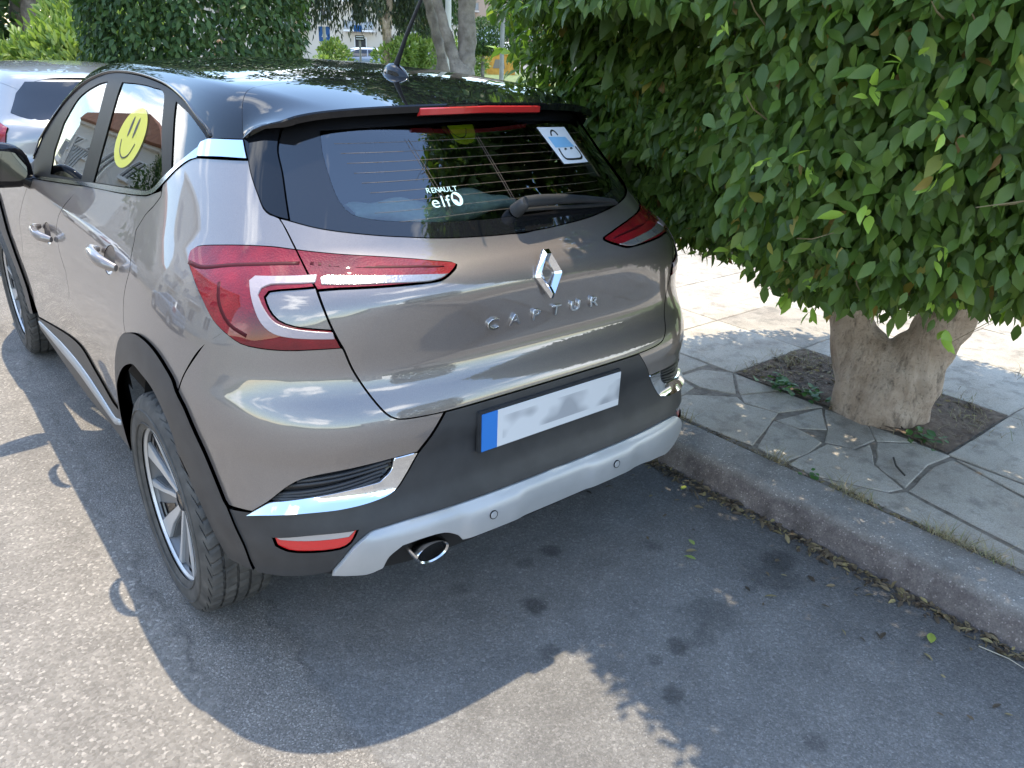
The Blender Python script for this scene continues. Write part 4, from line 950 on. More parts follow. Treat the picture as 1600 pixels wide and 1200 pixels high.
def slab(poly, parent, z0=.05, z1=.12, name='paving_stone', g_=.0035, tilt=(0, 0)):
    P = np.array(poly, float); c = P.mean(0)
    P = inset(P, g_)
    # roughen the outline a little
    Q = catmull(P, .09, corner=-1); k = rng.normal(0, .0022, Q.shape); Q = Q+k
    n = len(Q); Qi = inset(Q, .004)
    zt = lambda q: z1+tilt[0]*(q[0]-c[0])+tilt[1]*(q[1]-c[1])
    if len(Qi) != n: return
    V = [(x, y, z0) for x, y in Q] + [(x, y, zt((x, y))-.003) for x, y in Q] + [(x, y, zt((x, y))) for x, y in Qi]
    A = np.sum(Q[:, 0]*np.roll(Q[:, 1], -1)-np.roll(Q[:, 0], -1)*Q[:, 1]); 
    F = [(i, (i+1) % n, n+(i+1) % n, n+i) for i in range(n)] + [(n+i, n+(i+1) % n, 2*n+(i+1) % n, 2*n+i) for i in range(n)] + [tuple(range(2*n, 3*n))]
    o = mesh(name, V, F, stone_m, parent, False); return o
BROKEN = [[(1.83,.10),(1.93,-.02),(1.71,-.20),(1.63,-.05),(1.66,.11)],
          [(1.93,-.03),(1.93,-.30),(1.725,-.22)],
          [(1.72,-.225),(1.925,-.31),(1.925,-.535),(1.70,-.45),(1.66,-.29)],
          [(1.30,.10),(1.64,.11),(1.60,-.03),(1.50,-.05),(1.30,-.07)],
          [(1.295,-.075),(1.50,-.06),(1.69,-.23),(1.65,-.30),(1.69,-.45),(1.315,-.575),(1.29,-.4)],
          [(1.315,-.60),(1.60,-.49),(1.62,-.60),(1.585,-.735),(1.45,-.755),(1.30,-.74)],
          [(1.615,-.495),(1.905,-.545),(1.72,-.68),(1.63,-.60)],
          [(1.735,-.68),(1.915,-.56),(1.93,-.76),(1.80,-.865),(1.64,-.845),(1.60,-.745)],
          [(1.925,-.775),(1.93,-.985),(1.80,-.875)],
          [(1.79,-.885),(1.925,-.99),(1.925,-1.13),(1.765,-1.11),(1.505,-1.14),(1.60,-.97)],
          [(1.59,-.76),(1.64,-.86),(1.74,-.875),(1.58,-.975),(1.485,-1.14),(1.42,-1.12),(1.30,-.88),(1.30,-.76)]]
for q in BROKEN: slab(q, pv, g_=-.0012, tilt=(rng.normal(0, .0035), rng.normal(0, .0035)))
# the cracked slab below them and the regular slabs
for q in ([(1.30,-.90),(1.41,-1.13),(1.475,-1.155),(1.37,-1.75),(1.295,-1.8)], [(1.49,-1.16),(1.77,-1.125),(1.90,-1.15),(1.70,-1.79),(1.39,-1.77)], [(1.915,-1.155),(1.925,-1.79),(1.715,-1.79)]):
    slab(q, pv, g_=.003)
yj = [-3.05, -2.43, -1.81, -1.12, -.03, .57, 1.2, 1.83, 2.46, 3.09, 3.72, 4.35, 4.98, 5.61, 6.24, 6.9, 7.5, 8.2]
xj = [1.285, 1.93, 2.58, 3.23, 3.88, 4.53, 5.2]
for i in range(len(xj)-1):
    for j in range(len(yj)-1):
        x0, x1, y0, y1 = xj[i], xj[i+1], yj[j], yj[j+1]
        if i == 0 and -2.0 < y0 < -.02: continue
        if i == 0 and j == 4: y0 = .12
        if i == 1 and j == 3: continue
        if j == 3 and i > 1:
            slab([(x0,y0),(x1,y0),(x1,-.48),(x0,-.48)], pv, tilt=(rng.normal(0,.003), rng.normal(0,.003))); y0 = -.48
        slab([(x0,y0),(x1,y0),(x1,y1),(x0,y1)], pv, tilt=(rng.normal(0,.003), rng.normal(0,.003)))
slab([(1.32,.14),(1.92,.12),(1.92,.56),(1.29,.56)], pv)
# kerb
def kerb_b(nt, p):
    v = coords(nt); ge = N(nt, 'ShaderNodeSeparateXYZ'); nt.links.new(v, ge.inputs[0])
    f = noise(nt, v, 5., 7, .65)
    top_c = ramp(nt, f, [(.3, (.19,.175,.155)), (.7, (.32,.295,.265))])
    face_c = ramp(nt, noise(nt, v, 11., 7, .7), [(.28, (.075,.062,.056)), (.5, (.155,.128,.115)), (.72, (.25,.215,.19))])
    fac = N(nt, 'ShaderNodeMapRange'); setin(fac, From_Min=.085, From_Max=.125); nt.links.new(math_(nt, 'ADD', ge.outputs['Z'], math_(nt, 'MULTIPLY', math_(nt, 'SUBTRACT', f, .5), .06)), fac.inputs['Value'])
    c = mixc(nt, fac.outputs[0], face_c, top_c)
    vo = N(nt, 'ShaderNodeTexVoronoi'); setin(vo, Scale=230.); nt.links.new(v, vo.inputs['Vector']); sv = N(nt, 'ShaderNodeSeparateXYZ'); nt.links.new(vo.outputs['Color'], sv.inputs[0])
    c = mixc(nt, 1., c, ramp(nt, sv.outputs['X'], [(0, .82), (.6, 1.), (.94, 1.12), (.985, 1.9)]), 'MULTIPLY')
    nt.links.new(c, p.inputs['Base Color']); bump(nt, p, math_(nt, 'ADD', noise(nt, v, 45., 8, .75), math_(nt, 'MULTIPLY', vo.outputs['Distance'], -.4)), .35, .007)
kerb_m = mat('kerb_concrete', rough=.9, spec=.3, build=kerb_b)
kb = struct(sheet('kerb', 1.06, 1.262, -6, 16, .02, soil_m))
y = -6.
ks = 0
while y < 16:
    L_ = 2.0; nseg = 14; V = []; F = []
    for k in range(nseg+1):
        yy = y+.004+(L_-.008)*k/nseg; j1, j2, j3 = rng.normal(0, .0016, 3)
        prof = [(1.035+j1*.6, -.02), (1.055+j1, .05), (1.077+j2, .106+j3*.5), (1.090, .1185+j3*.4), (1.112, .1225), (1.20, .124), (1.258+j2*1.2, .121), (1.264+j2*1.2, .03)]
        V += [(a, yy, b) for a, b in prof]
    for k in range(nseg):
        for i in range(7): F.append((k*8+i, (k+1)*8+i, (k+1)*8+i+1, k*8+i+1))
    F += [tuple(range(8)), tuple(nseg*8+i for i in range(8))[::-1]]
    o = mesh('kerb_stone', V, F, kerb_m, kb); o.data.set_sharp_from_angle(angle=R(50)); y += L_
# soil of the tree pit
V = []; F = []; nx, ny = 20, 32
for j in range(ny+1):
    for i in range(nx+1):
        x, y = 1.935+.64*i/nx, -1.115+1.08*j/ny; d = math.hypot(x-2.12, y+.75)
        V.append((x, y, .1215+.022*math.exp(-(d/.3)**2)+rng.normal(0, .0022)))
for j in range(ny):
    for i in range(nx): F.append((j*(nx+1)+i, j*(nx+1)+i+1, (j+1)*(nx+1)+i+1, (j+1)*(nx+1)+i))
struct(mesh('soil', V, F, soil_m))
# ------------------------------------------------------------------ dry litter, tufts and fallen leaves
LEAF_UV = np.array([(0,0,0),(0,.22,-.005),(0,.52,-.015),(0,.80,-.045),(0,1.03,-.11),(-.17,.20,.045),(-.245,.48,.055),(-.135,.80,-.005),(.17,.20,.045),(.245,.48,.055),(.135,.80,-.005)], float)
LEAF_T = np.array([(0,8,1),(1,8,9),(1,9,2),(2,9,10),(2,10,3),(3,10,4),(0,1,5),(1,6,5),(1,2,6),(2,7,6),(2,3,7),(3,4,7)])
def leaf_cloud(P, T, Nn, S, wid=1.):
    """leaves at P, tip direction T, upper side Nn, length S"""
    T = T/np.linalg.norm(T, axis=1)[:, None]; X = np.cross(T, Nn); X /= np.linalg.norm(X, axis=1)[:, None]+1e-9; Z = np.cross(X, T)
    L = LEAF_UV
    V = P[:, None]+S[:, None, None]*(L[None, :, 0, None]*wid*X[:, None]+L[None, :, 1, None]*T[:, None]+L[None, :, 2, None]*Z[:, None])
    F = (LEAF_T[None]+len(L)*np.arange(len(P))[:, None, None]).reshape(-1, 3)
    return V.reshape(-1, 3), F
def isl_b(stops, trans=.0, rough=.4):
    def b(nt, p):
        ge = N(nt, 'ShaderNodeNewGeometry'); oi = N(nt, 'ShaderNodeObjectInfo')
        r = math_(nt, 'FRACT', math_(nt, 'ADD', ge.outputs['Random Per Island'], oi.outputs['Random']))
        c = ramp(nt, r, stops); nt.links.new(c, p.inputs['Base Color'])
        if trans:
            out = nt.nodes['Material Output']; t = N(nt, 'ShaderNodeBsdfTranslucent'); m = N(nt, 'ShaderNodeMixShader'); m.inputs[0].default_value = trans
            nt.links.new(mixc(nt, 1., c, (1.35,1.5,.75), 'MULTIPLY'), t.inputs['Color'])
            nt.links.new(p.outputs[0], m.inputs[1]); nt.links.new(t.outputs[0], m.inputs[2]); nt.links.new(m.outputs[0], out.inputs['Surface'])
    return b
lit_m = mat('dry_leaf', rough=.8, build=isl_b([(0, (.05,.035,.022)), (.4, (.12,.085,.05)), (.75, (.20,.15,.08)), (1., (.30,.24,.10))]))
n = 1500
ly = rng.uniform(-2.6, 1.2, n); lx_ = 1.03-np.abs(rng.normal(0, .028, n)) + .0
far_ = rng.random(n) < .07; lx_[far_] = rng.uniform(.55, 1.0, far_.sum())
P = np.stack([lx_, ly, rng.uniform(.003, .012, n)], 1)
pit = rng.random(n//2); P2 = np.stack([rng.uniform(1.95, 2.56, n//2), rng.uniform(-1.08, -.05, n//2), np.full(n//2, .127)], 1)
gp = np.stack([rng.normal(1.272, .008, 700), rng.uniform(-2.4, .8, 700), np.full(700, .120)], 1)
P = np.concatenate([P, P2, gp]); n = len(P)
T = np.stack([rng.normal(0, 1, n), rng.normal(0, 1, n), rng.normal(0, .12, n)], 1); Nn = np.stack([rng.normal(0, .3, n), rng.normal(0, .3, n), np.ones(n)], 1)
S = rng.uniform(.014, .045, n); S[-700:] *= .55
V, F = leaf_cloud(P, T, Nn, S, .8)
stuff(fastmesh('leaf_litter', V, tris=F, m=lit_m))
# dry grass: thin bent blades in the joints and the pit
def blades(P, h, spread, w):
    n = len(P); a = rng.uniform(0, 2*np.pi, n); d = np.stack([np.cos(a), np.sin(a), 0*a], 1); s = np.stack([-np.sin(a), np.cos(a), 0*a], 1)
    up = np.array([0,0,1.]); b1 = P+up*h[:, None]*.6+d*(spread*h)[:, None]*.4; b2 = P+up*h[:, None]*.85+d*(spread*h)[:, None]
    V = np.stack([P-s*w, P+s*w, b1-s*w*.8, b1+s*w*.8, b2], 1).reshape(-1, 3); o = 5*np.arange(n)[:, None]
    return V, np.concatenate([o+[0,1,2], o+[1,3,2], o+[2,3,4]])
gc = [(1.272, y_, k) for y_, k in ((-.05,30), (-.22,40), (-.71,60), (-1.02,70), (-1.08,50), (-1.36,60), (-1.44,90), (-1.55,60), (-1.8,40), (.3,30))] + [(2.35,-.12,170), (2.1,-.10,60), (2.5,-.3,60), (2.0,-1.0,30), (2.3,-1.05,60), (2.5,-.9,60), (2.62,-1.75,60), (2.55,-1.3,60), (3.2,-1.05,90)]
P = np.concatenate([np.stack([rng.normal(x, .016 if x < 1.5 else .07, k), rng.normal(y_, .035 if x < 1.5 else .07, k), np.full(k, .116)], 1) for x, y_, k in gc])
V, F = blades(P, rng.uniform(.02, .06, len(P)), rng.uniform(.6, 2.2, len(P)), .0012)
stuff(fastmesh('dry_grass', V, tris=F, m=mat('straw', rough=.8, build=isl_b([(0, (.20,.16,.08)), (.6, (.36,.29,.15)), (.85, (.42,.36,.2)), (1., (.12,.20,.05))]))))
weed_m = mat('weed_leaf', rough=.6, build=isl_b([(0, (.05,.13,.03)), (1., (.10,.22,.05))], .25))
for x, y_, k, r, lab in ((1.955,-.30,34,.10,'low green weed at the pit edge beside the left of the tree trunk'), (1.975,-.47,26,.07,'small green weed against the front of the tree trunk'), (1.96,-1.0,24,.07,'bright green weed in front of the tree trunk, near the pit corner'), (1.275,-.88,14,.035,'tiny green weed growing in the joint behind the kerb')):
    P = np.stack([x+rng.normal(0, r*.45, k), y_+rng.normal(0, r*.6, k), .122+rng.uniform(0, r*.5, k)], 1)
    a = rng.uniform(0, 6.28, k); T = np.stack([np.cos(a), np.sin(a), rng.uniform(-.1, .5, k)], 1); Nn = np.stack([rng.normal(0,.3,k), rng.normal(0,.3,k), np.ones(k)], 1)
    V, F = leaf_cloud(P, T, Nn, rng.uniform(.35, .7, k)*r, 1.6); wd = thing('weed', lab, 'weed', (x, y_, .12)); stuff(fastmesh('foliage', V-np.array([x, y_, .12]), tris=F, m=weed_m, parent=wd))
fl_m = mat('fallen_green_leaf', rough=.5, build=isl_b([(0, (.20,.28,.04)), (1., (.34,.38,.07))]))
for (x, y_, a, s, lab) in ((.845,-1.565,.4,.055,'green leaf fallen on the asphalt in front of the kerb'), (.60,-.86,1.9,.045,'yellowish leaf lying on the road near the dark stain'), (.665,-.80,1.2,.04,'pale leaf on the road beside the dark stain, nearer the kerb'), (.93,-.52,.2,.045,'green leaf lying in the gutter near the bumper')):
    V, F = leaf_cloud(np.array([[x, y_, .008]]), np.array([[math.cos(a), math.sin(a), .05]]), np.array([[.1, .1, 1.]]), np.array([s])); tag(mesh('fallen_leaf', V, F, fl_m), lab, 'leaf')
g = G(); g.tube([(.955,-1.66,.006), (.965,-1.74,.010), (.952,-1.86,.006)], .0016, 5); tag(g.build('twig', mat('dry_twig', (.45,.40,.30), .8)), 'dry straw coloured twig lying in the gutter at the right', 'twig')
g = G(); g.tube([(1.69,-1.0,.128), (1.63,-1.04,.128), (1.58,-1.1,.128)], .004, 5); tag(g.build('twig', mat('dark_twig', (.05,.04,.03), .8)), 'dark twig lying on the cracked paving slab', 'twig')
# ================================================================== trees and bushes
def bark_b(nt, p):
    v = coords(nt); vs_ = coords(nt, 'Object', (1, 1, .30))
    f = noise(nt, v, 7., 7, .65); c = ramp(nt, f, [(.30, (.36,.255,.175)), (.5, (.54,.405,.30)), (.70, (.66,.525,.41))])
    k = noise(nt, vs_, 26., 8, .7); c = mixc(nt, .85, c, mixc(nt, 1., c, ramp(nt, k, [(.36, .45), (.46, .95), (.7, 1.08)]), 'MULTIPLY'))
    sp_ = noise(nt, v, 60., 3, .6); c = mixc(nt, .6, c, mixc(nt, 1., c, ramp(nt, sp_, [(.34, .5), (.42, 1.)]), 'MULTIPLY'))
    nt.links.new(c, p.inputs['Base Color']); bump(nt, p, math_(nt, 'ADD', k, math_(nt, 'MULTIPLY', sp_, .4)), .9, .03)
bark_m = mat('pale_bark', rough=.9, spec=.25, build=bark_b)
bark2_m = colored((.13,.11,.09), (.24,.21,.175), 5, .9, .8, .05, (.33,.29,.245))('grey_bark')
leaf_m = mat('glossy_leaf', rough=.40, spec=.4, build=isl_b([(0, (.060,.108,.024)), (.35, (.092,.158,.033)), (.7, (.118,.196,.040)), (.93, (.15,.235,.045)), (.975, (.21,.28,.05)), (.985, (.34,.27,.06)), (1., (.24,.14,.06))], .46))
shoot_m = mat('young_leaf', rough=.35, spec=.5, build=isl_b([(0, (.20,.34,.04)), (1., (.36,.50,.08))], .35))
far_leaf_m = mat('dull_leaf', rough=.5, spec=.3, build=isl_b([(0, (.030,.062,.022)), (.5, (.050,.100,.030)), (1., (.085,.145,.04))], .3))
lime_m = mat('yellow_green_leaf', rough=.5, build=isl_b([(0, (.12,.20,.04)), (.5, (.21,.30,.07)), (1., (.33,.40,.12))], .3))
pine_m = mat('drooping_needles', rough=.6, build=isl_b([(0, (.018,.032,.018)), (.6, (.035,.055,.028)), (1., (.07,.085,.045))], .2))
def unit(a): return a/(np.linalg.norm(a, axis=-1, keepdims=True)+1e-9)
def crown_leaves(c, prof, n, size, depth=.35, nexp=2.5, rough=.05, keep=None, face=None, droop=.75, wid=1., seed=1, push=None):
    """leaf transforms through the outer layer of a clipped crown; prof = (radius, height) polyline"""
    r_ = np.random.default_rng(seed); prof = np.array(prof, float)
    seg = np.diff(prof, axis=0); L = np.linalg.norm(seg, axis=1); rm = (prof[1:, 0]+prof[:-1, 0])/2; w = L*np.maximum(rm, .02); w /= w.sum()
    k = r_.choice(len(w), n, p=w); t = r_.random(n); rz = prof[k]+seg[k]*t[:, None]
    nr, nz_ = seg[k, 1]/L[k], -seg[k, 0]/L[k]
    th = r_.uniform(0, 2*np.pi, n); pl_ = (np.abs(np.cos(th))**nexp+np.abs(np.sin(th))**nexp)**(-1/nexp)
    nx = np.sign(np.cos(th))*np.abs(np.cos(th)*pl_)**(nexp-1); ny = np.sign(np.sin(th))*np.abs(np.sin(th)*pl_)**(nexp-1)
    nn = unit(np.stack([nx, ny], 1)); Nv = unit(np.stack([nn[:, 0]*nr, nn[:, 1]*nr, nz_], 1))
    d = depth*r_.random(n)**1.5
    lump = rough*(np.sin(3.1*th+4*rz[:, 1])+np.sin(7.3*th-5*rz[:, 1]+1)*.7+np.sin(13*th+11*rz[:, 1])*.5)
    base = np.stack([np.cos(th)*pl_*rz[:, 0], np.sin(th)*pl_*rz[:, 0], rz[:, 1]], 1)
    P = base+Nv*(lump-d+r_.normal(0, .02, n))[:, None]+np.array([c[0], c[1], 0])
    T = np.array([0, 0, -droop])+Nv*.35+r_.normal(0, .48, (n, 3)); U = Nv*.75+np.array([0, 0, .55])+r_.normal(0, .38, (n, 3))
    S = size*r_.uniform(.62, 1.25, n)
    ok = np.ones(n, bool)
    if push is not None: P = push(P, r_)
    if keep is not None: ok &= keep(P, d, r_)
    if face is not None:
        toC = unit(np.array(cam.location)[None]-P); ok &= ((Nv*toC).sum(1) > -.1) | (r_.random(n) < face)
    return P[ok], T[ok], U[ok], S[ok], d[ok], Nv[ok]
def skin_trunk(name, pts, edges, rad, m, parent, sub=2, rough=.008, loc=(0,0,0)):
    me = bpy.data.meshes.new(name); me.from_pydata(pts, edges, []); o = bpy.data.objects.new(name, me); COL.objects.link(o)
    md = o.modifiers.new('skin', 'SKIN'); md.use_smooth_shade = True
    sv = me.skin_vertices[0].data
    for i, r in enumerate(rad): sv[i].radius = (r, r); sv[i].use_root = (i == 0)
    o.modifiers.new('sub', 'SUBSURF').levels = sub
    ev = bpy.data.meshes.new_from_object(o.evaluated_get(bpy.context.evaluated_depsgraph_get()))
    bpy.data.objects.remove(o)
    co = np.zeros(len(ev.vertices)*3); ev.vertices.foreach_get('co', co); co = co.reshape(-1, 3)
    nrm = np.zeros(len(ev.vertices)*3); ev.vertices.foreach_get('normal', nrm); nrm = nrm.reshape(-1, 3)
    d = (np.sin(co[:, 0]*31+co[:, 2]*9)+np.sin(co[:, 1]*37+co[:, 2]*13+1)+.8*np.sin(co[:, 0]*60-co[:, 1]*70+co[:, 2]*22))*rough
    ev.vertices.foreach_set('co', (co+nrm*d[:, None]).ravel()); ev.materials.clear(); ev.update()
    return link(name, ev, m, parent)
# --- the clipped street tree beside the car
t1 = thing('street_tree', 'clipped street tree with a forked trunk in the pavement pit beside the car', 'tree', (2.12, -.74, .10), 0, 'clipped trees along the pavement')
LOC = np.array([2.12, -.74, .10])
rt = np.array([.37, -.93, 0])
def tp(s, f, z): q = rt*s+np.array([.93, .37, 0])*f; return (q[0], q[1], z)
pts = [tp(-.02,0,-.06), tp(-.03,0,.06), tp(-.04,.0,.13), tp(-.170,.0,.27), tp(-.235,.02,.46), tp(-.32,.06,.85), tp(-.36,.1,1.4), tp(.085,.0,.27), tp(.145,.0,.46), tp(.24,-.02,.85), tp(.34,.0,1.4)]
tr = skin_trunk('trunk', pts, [(0,1),(1,2),(2,3),(3,4),(4,5),(5,6),(2,7),(7,8),(8,9),(9,10)], [.25,.215,.19,.115,.105,.09,.05,.135,.125,.11,.05], bark_m, t1, 3, .0075)
for k in range(7):     # spreading roots
    a = rng.uniform(0, 6.28); g = G()
CPROF = [(0,.86), (.35,.87), (.6,.91), (.9,.98), (1.1,1.03), (1.26,1.08), (1.38,1.18), (1.50,1.42), (1.57,1.75), (1.57,2.2), (1.46,2.55), (1.2,2.74), (.7,2.82), (0,2.85)]
CC = (1.86, -.75)
def car_clear(P, d, r_):
    x, y, z = P.T
    in_car = (y > -.86) & (x < np.where(z < 1.05, .955, np.where(z < 1.3, .90, .78))) & (z < 1.75)
    f = np.array([P[:, 0]-cam.location.x, P[:, 1]-cam.location.y]).T
    return ~in_car & ((f**2).sum(1) > .8)
def off_car(P, r_):
    # leaves that would grow into the car are pressed back into a wall beside it
    x, y, z = P.T; lim = np.where(z < 1.05, .965, np.where(z < 1.3, .91, .80)); inn = (y > -.84) & (y < .9) & (x < lim) & (z < 1.74)
    P = P.copy(); P[inn, 0] = lim[inn]+np.abs(r_.normal(0, .05, inn.sum()))+.005; return P
Pc, Tc, Uc, Sc, dc, Nc = crown_leaves(CC, CPROF, 145000, .055, .40, 2.4, .022, car_clear, .55, seed=3, push=off_car)
dist = np.linalg.norm(Pc-np.array(cam.location), axis=1); toC = unit(np.array(cam.location)-Pc)
# the 300 nearest leaves of the skin that face the camera inside the frame are objects of their own
CMi = np.array(cam.rotation_euler.to_matrix()); q = (Pc-np.array(cam.location)) @ CMi; fx = np.abs(q[:, 0]/-q[:, 2]) < .66; fy = np.abs(q[:, 1]/-q[:, 2]) < .49
cand = np.where((q[:, 2] < 0) & fx & fy & (dc < .05) & ((Nc*toC).sum(1) > .2) & (Pc[:, 2] < 2.2))[0]
pick = cand[np.argsort(dist[cand])[:300]]
rest = np.ones(len(Pc), bool); rest[pick] = False
V, F = leaf_cloud(Pc[rest]-LOC, Tc[rest], Uc[rest], Sc[rest])
IPROF = [(r*.84, 1.75+(z-1.75)*.84+.03) for r, z in CPROF]
Pi, Ti, Ui, Si, di, Ni = crown_leaves(CC, IPROF, 9000, .12, .3, 2.4, .02, car_clear, 1., seed=31)  # oversized inner leaves added to stop sun dapples under the crown
V2, F2 = leaf_cloud(Pi-LOC, Ti, Ui, Si); F = np.concatenate([F, F2+len(V)]); V = np.concatenate([V, V2])
crown = stuff(fastmesh('crown', V, tris=F, m=leaf_m, parent=t1))
lm = bpy.data.meshes.new('leaf'); lm.from_pydata([tuple(v) for v in LEAF_UV], [], [tuple(map(int, t)) for t in LEAF_T]); lm.materials.append(leaf_m); lm.polygons.foreach_set('use_smooth', np.ones(12, bool)); lm.update()
for i in pick:
    T_ = Vector(Tc[i]).normalized(); X_ = T_.cross(Vector(Uc[i])).normalized(); Z_ = X_.cross(T_); s = float(Sc[i]); p = Pc[i]-LOC
    o = bpy.data.objects.new('leaf', lm); COL.objects.link(o); o.parent = crown
    o.matrix_local = Matrix(((X_.x*s, T_.x*s, Z_.x*s, p[0]), (X_.y*s, T_.y*s, Z_.y*s, p[1]), (X_.z*s, T_.z*s, Z_.z*s, p[2]), (0,0,0,1)))
# young shoots: small clusters of bright leaves
Ps, Ts, Us, Ss, ds, Ns = crown_leaves(CC, CPROF, 760, .056, .01, 2.4, .022, car_clear, .5, seed=9)
kk = 4; P4 = np.repeat(Ps+Ns*.035, kk, 0)+rng.normal(0, .014, (len(Ps)*kk, 3)); T4 = np.repeat(Ns, kk, 0)*.7+rng.normal(0, .6, (len(Ps)*kk, 3)); U4 = rng.normal(0, .5, (len(Ps)*kk, 3))+np.array([0,0,1.])+np.repeat(Ns, kk, 0)*.5
V, F = leaf_cloud(P4-LOC, T4, U4, np.repeat(Ss, kk)*rng.uniform(.5, 1.0, len(P4)), .9)
stuff(fastmesh('young_shoots', V, tris=F, m=shoot_m, parent=t1))
g = G()
for k in range(70):
    a = rng.uniform(0, 6.28); z = rng.uniform(.8, 2.5); r = 1.45*(1-.2*abs(z-1.8)); e = np.array([CC[0]+r*math.cos(a), CC[1]+r*math.sin(a), z])-LOC
    if not car_clear((e+LOC)[None], None, None)[0] or (e+LOC)[0] < .95 and z < 1.8: continue
    s_ = np.array(pts[5 if k % 2 else 9]); m1 = s_*.5+e*.5+rng.normal(0, .08, 3)
    g.tube([s_, m1, e*.85+m1*.15+rng.normal(0, .03, 3), e], [.022, .013, .007, .003], 5)
g.build('branch', bark2_m, t1, smooth=True)
Pt, Tt, Ut, St, dt_, Nt_ = crown_leaves(CC, CPROF, 420, .06, .02, 2.4, .022, car_clear, .3, seed=17); g = G()
for p, t, nn in zip(Pt-LOC, unit(Tt), Nt_):
    l_ = rng.uniform(.10, .24); e = -t*.6+nn*.35+rng.normal(0, .25, 3); g.tube([p-nn*.05, p+e*l_*.5, p+e*l_+nn*.02], [.0024, .0018, .0009], 4, False)
stuff(g.build('twigs', mat('green_twig', (.19,.15,.075), .7), t1, smooth=True))
# --- other clipped crowns and bushes
def clipped_tree(loc, prof, n, size, label, trunk_r=.13, mm=None, group='clipped trees along the pavement', face=.35, seed=4, nexp=2.6, depth=.3, name='street_tree', fork=True, cat='tree', rough=.03):
    t = thing(name, label, cat, loc, 0, group)
    P, T, U, S, d, _ = crown_leaves(loc, prof, n, size, depth, nexp, rough, None, face, seed=seed)
    V, F = leaf_cloud(P-np.array([loc[0], loc[1], loc[2]]), T, U, S); stuff(fastmesh('crown', V, tris=F, m=mm or far_leaf_m, parent=t))
    zb = min(p[1] for p in prof); r0 = trunk_r; hh = max(.15, zb-loc[2])
    if fork: skin_trunk('trunk', [(0,0,-.05), (0,0,hh*.5), (-.12,.05,hh+.2), (-.2,.1,hh+.9), (.14,-.04,hh+.2), (.22,-.1,hh+.9)], [(0,1),(1,2),(2,3),(1,4),(4,5)], [r0*1.3, r0*1.1, r0*.8, r0*.3, r0*.8, r0*.3], bark_m, t, 2)
    else: skin_trunk('trunk', [(0,0,-.05), (.01,0,hh), (.03,.02,hh+.8)], [(0,1),(1,2)], [r0*1.2, r0, r0*.4], bark2_m, t, 2)
    return t
TP = [(0,.80), (.6,.76), (1.0,.84), (1.18,1.1), (1.25,1.5), (1.28,2.1), (1.24,2.5), (1.05,2.72), (.6,2.8), (0,2.82)]
clipped_tree((1.75, 7.15, .1), [(r*.87, z) for r, z in TP], 28000, .085, 'broad clipped dark green tree behind the silver hatchback, seen over the car roof', seed=5, rough=.02)
def bush(loc, rx, h, n, size, label, mm, seed=1, group=None, spiky=.0, name='bush', z0=.0):
    t = thing(name, label, 'bush', loc, 0, group); r_ = np.random.default_rng(seed)
    k = 9; ce = np.stack([r_.normal(0, rx*.42, k), r_.normal(0, rx*.42, k), r_.uniform(z0+h*.3, h*.8, k)], 1); ra = r_.uniform(.35, .6, k)*min(rx, h*.6)
    w = r_.integers(0, k, n); dv = unit(r_.normal(0, 1, (n, 3))); P = ce[w]+dv*(ra[w]*r_.uniform(.55, 1.02, n)**.6)[:, None]; P[:, 2] = np.maximum(P[:, 2], .05)
    T = dv*.8+np.array([0,0,.35+spiky])+r_.normal(0, .45, (n, 3)); U = dv+np.array([0,0,.6])+r_.normal(0, .3, (n, 3))
    V, F = leaf_cloud(P, T, U, size*r_.uniform(.6, 1.25, n), .75 if spiky else 1.); stuff(fastmesh('foliage', V, tris=F, m=mm, parent=t))
    g = G()
    for i in range(k): g.tube([(0,0,-.03), tuple(ce[i]*[.5,.5,.5]), tuple(ce[i])], [.03, .02, .008], 5)
    g.build('stem', bark2_m, t, smooth=True); return t
def far_tree(loc, trunk, rad, edges, blobs, n, size, label, mm, seed=1, droop=0., name='park_tree', group='tall trees in the park', tm=None):
    t = thing(name, label, 'tree', loc, 0, group); r_ = np.random.default_rng(seed)
    skin_trunk('trunk', trunk, edges, rad, tm or bark2_m, t, 2, .01)
    b = np.array(blobs, float); w = r_.choice(len(b), n, p=b[:, 3]**2/np.sum(b[:, 3]**2)); dv = unit(r_.normal(0, 1, (n, 3)))
    # clumps inside each blob leave gaps
    nc = 16; cc = b[w][:, :3]+unit(np.random.default_rng(seed+1).normal(0, 1, (len(b), nc, 3)))[w, r_.integers(0, nc, n)]*(b[w, 3]*.78)[:, None]
    P = cc+dv*(b[w, 3]*.36*r_.random(n)**.45)[:, None]
    if droop:
        P[:, 2] -= droop*r_.random(n)**2*b[w, 3]; T = np.array([0,0,-1.])+r_.normal(0, .3, (n, 3))
    else: T = dv+r_.normal(0, .5, (n, 3))
    U = dv+np.array([0,0,.5])+r_.normal(0, .4, (n, 3))
    V, F = leaf_cloud(P, T, U, size*r_.uniform(.6, 1.3, n), .55 if droop else 1.); stuff(fastmesh('crown', V, tris=F, m=mm, parent=t)); return t
bush((1.45, 12.6, .1), 1.35, 2.15, 9000, .16, 'yellow green bush with long narrow leaves, behind the silver car at far left', lime_m, 2, None, .5)
far_tree((2.7, 24, .1), [(0,0,0), (0,0,2.), (.3,0,3.5)], [.25,.2,.1], [(0,1),(1,2)], [(0,0,2.6,1.9), (-2,0,2.2,1.8), (2,0,2.8,1.6), (0,0,4.6,2.2), (-3,0,4.6,2.2), (2.6,0,4.8,2.)], 9000, .24, 'broad dark tree at the far left edge, behind the silver hatchback and the bush', far_leaf_m, 15)
